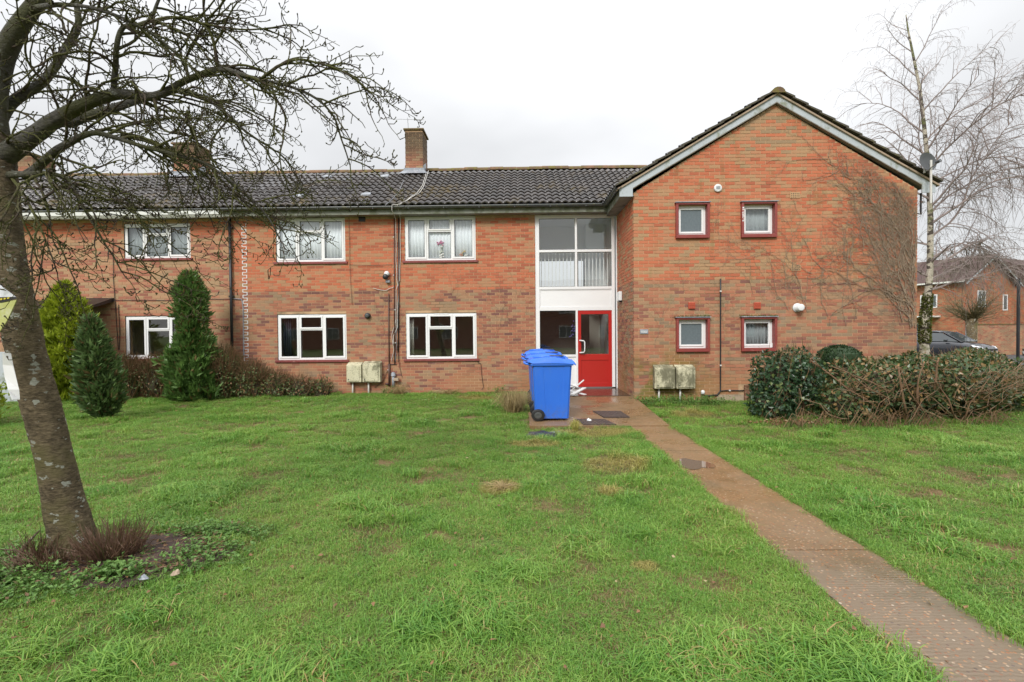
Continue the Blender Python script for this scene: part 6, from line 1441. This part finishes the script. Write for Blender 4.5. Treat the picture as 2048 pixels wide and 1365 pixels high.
# cars
M['car_dark'] = simple('dark_metallic_paint', (.022, .024, .032), .25, .1, 3, .0, coat=.8); M['car_silver'] = simple('silver_paint', (.24, .25, .27), .3, .1, 3, .0, coat=.8, metal=.3)
M['car_glass'] = simple('car_glass', (.05, .06, .065), .05, .1, 3, .0, spec=.9); M['lampglass'] = simple('headlight_glass', (.75, .77, .8), .1, .05, 3, .0); M['tyre'] = simple('tyre_rubber', (.02, .02, .02), .8, .2, 9, .0); M['tail'] = simple('tail_lamp', (.4, .02, .02), .2, .1, 3, .0); M['plate_w'] = simple('number_plate', (.75, .75, .72), .4, .03, 3, .0)
def car(label, loc, rz_, paint):
    t = thing('parked_car', label, 'car', loc, rz_, group='cars parked beyond the hedge', local=True)
    # local x forward, sections: (x, halfwidth low, z belt, z low)
    S = [(-2.12, .62, .62, .42), (-2.05, .78, .92, .30), (-1.7, .86, .98, .22), (-1.0, .88, .96, .20), (0, .89, .93, .20), (.9, .88, .92, .20), (1.35, .86, .86, .22), (1.8, .80, .76, .24), (2.05, .68, .62, .28), (2.15, .50, .50, .34)]
    b = MB()
    for (x, hw, zb_, zl_) in S:
        b.v += [(x, -hw*.9, zl_), (x, -hw, zl_+.12), (x, -hw*1.0, zb_-.15), (x, -hw*.93, zb_), (x, -hw*.5, zb_+.045), (x, 0, zb_+.06), (x, hw*.5, zb_+.045), (x, hw*.93, zb_), (x, hw, zb_-.15), (x, hw, zl_+.12), (x, hw*.9, zl_)]
    n = 11
    for i in range(len(S)-1):
        for k_ in range(n): b.f.append((i*n+k_, (i+1)*n+k_, (i+1)*n+(k_+1) % n, i*n+(k_+1) % n))
    b.f += [tuple(range(n)), tuple(range(len(b.v)-1, len(b.v)-1-n, -1))]
    b.build('body', paint, t, smooth=True)
    G = [(-1.95, .62, .98, .70), (-1.55, .66, 1.36, .60), (-.9, .70, 1.46, .58), (0, .70, 1.48, .58), (.45, .68, 1.42, .56), (1.25, .72, .92, .68)]
    r_ = MB(); 
    for (x, hb, zt_, ht) in G[1:5]: r_.v += [(x, -ht-.02, zt_-.05), (x, -ht*.8, zt_), (x, 0, zt_+.02), (x, ht*.8, zt_), (x, ht+.02, zt_-.05), (x, 0, zt_-.07)]
    for i in range(3):
        for k_ in range(6): r_.f.append((i*6+k_, (i+1)*6+k_, (i+1)*6+(k_+1) % 6, i*6+(k_+1) % 6))
    r_.f += [tuple(range(6)), tuple(range(23, 17, -1))]; r_.build('roof', paint, t, smooth=True)
    w_ = MB(); w_.add([(1.25, -.70, .95), (1.25, .70, .95), (.46, .56, 1.40), (.46, -.56, 1.40)], [(0, 1, 2, 3)]); w_.build('windscreen', M['car_glass'], t)
    w_ = MB(); w_.add([(-2.0, -.66, .98), (-2.0, .66, .98), (-1.56, .56, 1.34), (-1.56, -.56, 1.34)], [(3, 2, 1, 0)]); w_.build('rear_window', M['car_glass'], t)
    for s in (-1, 1):
        for (xa, xb, za_, zb2) in ((-.02, .42, 1.38, 1.36), (-1.0, -.1, 1.40, 1.40), (-1.6, -1.08, 1.30, 1.40)):
            lo = {0: .95}.get(0); w_ = MB(); xa2 = xa; xb2 = xb+(.72 if xb > .4 else 0); w_.add([(xa2, s*.83, .96), (xb2, s*.80, .95), (xb, s*.60, zb2), (xa2, s*.60, za_)], [(0, 1, 2, 3) if s < 0 else (3, 2, 1, 0)]); w_.build('side_window', M['car_glass'], t)
        q = MB(); q.tube([(1.25, s*.74, .93), (.44, s*.60, 1.42)], .03, 6); q.tube([(-.06, s*.82, .95), (-.06, s*.60, 1.42)], .025, 6); q.tube([(-1.04, s*.82, .95), (-1.04, s*.61, 1.42)], .035, 6); q.tube([(-2.0, s*.68, .97), (-1.56, s*.60, 1.34)], .06, 6); q.build('pillar', paint, t)
        q = MB(); q.v = [(1.72, s*.80, .70), (2.04, s*.60, .60), (1.98, s*.62, .69), (1.60, s*.79, .80), (1.74, s*.83, .70), (2.07, s*.62, .60), (2.0, s*.65, .70), (1.62, s*.82, .80)]; q.f = [(0,1,2,3),(4,5,6,7),(0,1,5,4),(1,2,6,5),(2,3,7,6),(3,0,4,7)]; q.build('headlight', M['lampglass'], t)
        q = MB(); q.box(-2.12, -2.0, min(s*.5, s*.74), max(s*.5, s*.74), .68, .86); q.build('tail_light', M['tail'], t)
        q = MB(); q.box(.62, .78, min(s*.86, s*1.0), max(s*.86, s*1.0), .93, 1.06); q.build('mirror', paint, t, bevel=.03)
        for x in (-1.28, 1.32):
            q = MB(); q.lathe((x, s*.80, .31), [(.22, -.10), (.30, -.10), (.31, -.08), (.31, .08), (.30, .10), (.22, .10)], 20, 'y'); wh = q.build('wheel', M['tyre'], t)
            q = MB(); q.lathe((x, s*.905, .31), [(.20, -.01*s), (.19, .005*s), (.05, .01*s)], 10, 'y'); q.build('rim', M['steel'], wh)
            q = MB(); q.lathe((x, s*.80, .33), [(.36, -.085), (.36, .085)], 20, 'y'); q.build('wheel_arch', M['black'], t)
    MB().box(2.10, 2.17, -.40, .40, .52, .60).build('grille', M['black'], t, bevel=.01); MB().box(2.15, 2.175, -.42, .42, .605, .625).build('grille_bar', M['steel'], t)
    MB().box(2.155, 2.18, -.26, .26, .38, .49).build('number_plate', M['plate_w'], t)
    MB().box(2.05, 2.14, -.5, .5, .26, .36).build('lower_grille', M['black'], t, bevel=.01)
    return t
hd1 = atan2(-.90, .44); car('dark grey hatchback parked behind the birch trunk', (22.4-.44*1.9, 24.3+.90*1.9, .0), hd1, M['car_dark'])
hd2 = atan2(.55, -.84); car('silver car cut off by the right edge of the picture', (25.8, 22.9, -.02), hd2, M['car_silver'])
hd3 = atan2(0, 1); c3 = car('white car just showing above the garden wall', (36.2, 35.5, .38), radians(20), M['upvc'])
# ------------------------------------------------------------------ the terrace opposite, seen in the panes
op = thing('opposite_terrace', 'red brick terrace reflected faintly in the ground floor windows', 'terrace', (0, -24, 0))
q = MB(); q.box(-26, 24, -30, -24, -.1, 5.0); q.build('wall', simple('opposite_brick', (.25, .10, .07), .9, .3, 3, .0), op)
q = MB(); q.prism([(0, 0), (1, 0), (1, 1)], 0, 1); q.v = []; q.f = []; q.add([(-26, -23.6, 4.9), (24, -23.6, 4.9), (24, -27, 7.1), (-26, -27, 7.1), (-26, -30.4, 4.9), (24, -30.4, 4.9)], [(0, 1, 2, 3), (3, 2, 5, 4)]); q.build('roof', M['far_roof'], op)
for i in range(12):
    for z in (1.0, 3.4):
        x = -24+i*4; f = MB(); f.box(x, x+1.8, -23.99, -23.93, z, z+1.15); w_ = f.build('window', M['upvc'], op)
        for (a, b) in ((x+.07, x+.62), (x+.68, x+1.12), (x+1.18, x+1.73)): MB().box(a, b, -23.92, -23.91, z+.07, z+1.08).build('pane', M['fg'], w_)
q = MB()
for i in range(420):
    y = 2.3+8.5*rng.random()**1.3; x = rng.uniform(-1, 1)*(y*1.0+.3); p = Vector((x, y, lawn_z(x, y)+(.05 if not (PX0 < x < PX1) else .052)*1.0))
    if .1 < x < 2.6 and y > 8.2: p.z = .075
    leaf_mesh(q, p, Vector((rng.normal(), rng.normal(), rng.normal()*.25)), Vector((rng.normal()*.4, rng.normal()*.4, 1)).normalized(), rng.uniform(.02, .045), rng.uniform(.008, .016), 1)
tag(q.build('fallen_leaves', M['fallen'], None, kind='stuff'), 'small brown fallen leaves scattered over lawn and path', 'leaves')
# ------------------------------------------------------------------ grass
tcol = bpy.data.collections.new('blade_sources')
def blade_tuft(n, rad, lmin, lmax, seed, lean=.5, wid=.0022, mt='grass'):
    rs_ = np.random.default_rng(seed); vs, fs = [], []
    for i in range(n):
        a_ = rs_.random()*6.283; r = rad*sqrt(rs_.random()); bx_, by_ = cos(a_)*r, sin(a_)*r; d = rs_.random()*6.283; dx, dy = cos(d), sin(d); l = rs_.uniform(lmin, lmax); k_ = rs_.uniform(.2, 1.0)*lean*1.6; w_ = wid*rs_.uniform(.6, 1.3)
        sx, sy_ = -dy*w_, dx*w_; b = len(vs); z1, z2, z3 = l*.45, l*.78*(1-.2*k_), l*(1-.38*k_); o1, o2, o3 = l*.10*k_, l*.38*k_, l*.80*k_
        vs += [(bx_-sx, by_-sy_, -.01), (bx_+sx, by_+sy_, -.01), (bx_+dx*o1-sx, by_+dy*o1-sy_, z1), (bx_+dx*o1+sx, by_+dy*o1+sy_, z1), (bx_+dx*o2-sx*.7, by_+dy*o2-sy_*.7, z2), (bx_+dx*o2+sx*.7, by_+dy*o2+sy_*.7, z2), (bx_+dx*o3, by_+dy*o3, z3)]
        fs += [(b, b+1, b+3, b+2), (b+2, b+3, b+5, b+4), (b+4, b+5, b+6)]
    me = bpy.data.meshes.new('tuft'); me.from_pydata(vs, [], fs); me.materials.append(M[mt]); o = bpy.data.objects.new('tuft', me); tcol.objects.link(o)
for i in range(6): blade_tuft(105, .13, .025, .07, 50+i, 1.25, .0019)
for i in range(2): blade_tuft(75, .09, .05, .12, 70+i, 1.2, .0024)
for i in range(2): blade_tuft(90, .12, .010, .040, 80+i, 1.3, .0020, 'thatch')
BARE = [(*gr(1600, 1010)[:2], .35, .3, .6), (*gr(1490, 985)[:2], .3, .25, .5), (*gr(1480, 1165)[:2], .22, .12, .7), (*gr(1440, 1060)[:2], .2, .14, .55), (*gr(1950, 1180)[:2], .22, .15, .6), (*gr(1820, 1080)[:2], .35, .25, .6), (*gr(1990, 960)[:2], .7, .35, .55), (*gr(1720, 905)[:2], .5, .3, .35), (*gr(1420, 880)[:2], .4, .25, .5), (*gr(1240, 938)[:2], .22, .14, .75), (*gr(1540, 870)[:2], .5, .25, .5), (*gr(1640, 1330)[:2], .15, .06, .7), (*gr(1530, 1290)[:2], .12, .07, .6), (SC.x, SC.y, .75, .42, .97), (*gr(1082, 870)[:2], .27, .2, .9), (*gr(1385, 832)[:2], .3, .2, .5), (*gr(870,1120)[:2],.1,.08,.4), (*gr(400, 1030)[:2], .3, .15, .5), (*gr(640,1310)[:2],.1,.06,.5)]
def in_poly(x, y):
    if PX0-.03 < x < PX1+.03 and y < 8.3: return True
    if .12 < x < 2.62 and 8.32 < y < 13.1 and (x > .9 or y < 11.1): return True
    if y > MY-.06 and -19.2 < x < 9 and y < 21.5: return True
    if y > GY-.06 and XL-.02 < x < XR and y < 21.5: return True
    return False
pts, rot, scl, idx = [], [], [], []
gs = np.random.default_rng(99)
def scatter(x0, x1, y0, y1, dens, sc0):
    n = int((x1-x0)*(y1-y0)*dens); X = gs.uniform(x0, x1, n); Y = gs.uniform(y0, y1, n)
    for x, y in zip(X, Y):
        if abs(x) > abs(y)*1.12+1.2 or in_poly(x, y): continue
        keep = 1.0
        for (bx_, by_, rx, ry, s) in BARE:
            d = ((x-bx_)/rx)**2+((y-by_)/ry)**2+.9*mnoise.noise(Vector((x*4, y*4, 0)))
            if d < 1: keep = min(keep, 1-s)
        thin = mnoise.noise(Vector((x*1.3, y*1.3, 20)))
        side = .15 if x > 2.5 else 0.
        if thin > .25-side: keep *= .5
        if gs.random() > keep:
            if ((x-SC.x)/.6)**2+((y-SC.y)/.34)**2 > 1:
                ss = sc0*gs.uniform(.7, 1.1); pts.append((x, y, lawn_z(x, y))); rot.append((0, 0, gs.uniform(0, 6.28))); scl.append((ss, ss, ss)); idx.append(int(gs.integers(8, 10)))
            continue
        if gs.random() < .22: pts.append((x+.05, y, lawn_z(x, y)-.002)); rot.append((0, 0, gs.uniform(0, 6.28))); scl.append((sc0, sc0, sc0*1.3)); idx.append(int(gs.integers(8, 10)))
        big_ = mnoise.noise(Vector((x*1.1, y*1.1, 7)))+.6*mnoise.noise(Vector((x*3.5, y*3.5, 2)))
        s = sc0*(.78+.55*max(0, big_+.15))*gs.uniform(.8, 1.25)
        near_edge = min(abs(x-PX0), abs(x-PX1)) < .05 and y < 8.3
        pts.append((x, y, lawn_z(x, y)+(.01 if near_edge else 0))); rot.append((gs.normal()*.06, gs.normal()*.06, gs.uniform(0, 6.28))); scl.append((s, s, s*gs.uniform(.85, 1.15)))
        idx.append(int(gs.integers(6, 8)) if big_ > .28 and gs.random() < .5 else int(gs.integers(0, 6)))
scatter(-5.5, 5.5, 1.6, 4.5, 150, .92); scatter(-10, 10, 4.5, 8, 100, 1.0); scatter(-18, 18, 8, 13.4, 62, 1.1); scatter(8.8, 24, 13.4, 18.5, 30, 1.5)
for ex, sg in ((PX0, -1), (PX1, 1)):
    for y in np.arange(1.9, 8.28, .028):
        x = ex+sg*(.035+.02*gs.random()); ss = .8*gs.uniform(.6, 1.05); pts.append((x+sg*.03, y, lawn_z(x, y)-.004)); rot.append((0, 0, gs.uniform(0, 6.28))); scl.append((ss*.55, ss, ss)); idx.append(int(gs.integers(0, 6)))
    for y in np.arange(1.9, 8.28, .04):
        x = ex+sg*gs.uniform(.08, .4); ss = .9*gs.uniform(.7, 1.1); pts.append((x, y, lawn_z(x, y))); rot.append((0, 0, gs.uniform(0, 6.28))); scl.append((ss, ss, ss)); idx.append(int(gs.integers(0, 6)))
me = bpy.data.meshes.new('lawn_points'); me.from_pydata(pts, [], []); 
a_ = me.attributes.new('rot', 'FLOAT_VECTOR', 'POINT'); a_.data.foreach_set('vector', np.array(rot, dtype=np.float32).ravel())
a_ = me.attributes.new('scl', 'FLOAT_VECTOR', 'POINT'); a_.data.foreach_set('vector', np.array(scl, dtype=np.float32).ravel())
a_ = me.attributes.new('idx', 'INT', 'POINT'); a_.data.foreach_set('value', np.array(idx, dtype=np.int32))
me.materials.append(M['grass'])
lawn = link('grass', me); tag(lawn, 'damp uneven green lawn grass in front of the flats', 'grass', kind='stuff')
gn = bpy.data.node_groups.new('grass_blades', 'GeometryNodeTree'); gn.interface.new_socket('Geometry', in_out='INPUT', socket_type='NodeSocketGeometry'); gn.interface.new_socket('Geometry', in_out='OUTPUT', socket_type='NodeSocketGeometry')
gi = gn.nodes.new('NodeGroupInput'); go = gn.nodes.new('NodeGroupOutput'); ip = gn.nodes.new('GeometryNodeInstanceOnPoints'); ci = gn.nodes.new('GeometryNodeCollectionInfo')
ci.inputs['Collection'].default_value = tcol; ci.inputs['Separate Children'].default_value = True; ci.inputs['Reset Children'].default_value = True; ip.inputs['Pick Instance'].default_value = True
def na(n_, ty):
    x = gn.nodes.new('GeometryNodeInputNamedAttribute'); x.data_type = ty; x.inputs['Name'].default_value = n_; return x.outputs['Attribute']
gn.links.new(gi.outputs[0], ip.inputs['Points']); gn.links.new(ci.outputs[0], ip.inputs['Instance']); gn.links.new(na('idx', 'INT'), ip.inputs['Instance Index'])
e2r = gn.nodes.new('FunctionNodeEulerToRotation'); gn.links.new(na('rot', 'FLOAT_VECTOR'), e2r.inputs[0]); gn.links.new(e2r.outputs[0], ip.inputs['Rotation']); gn.links.new(na('scl', 'FLOAT_VECTOR'), ip.inputs['Scale']); gn.links.new(ip.outputs[0], go.inputs[0])
md = lawn.modifiers.new('blades', 'NODES'); md.node_group = gn
print('tufts', len(pts), 'objects', len(bpy.data.objects))
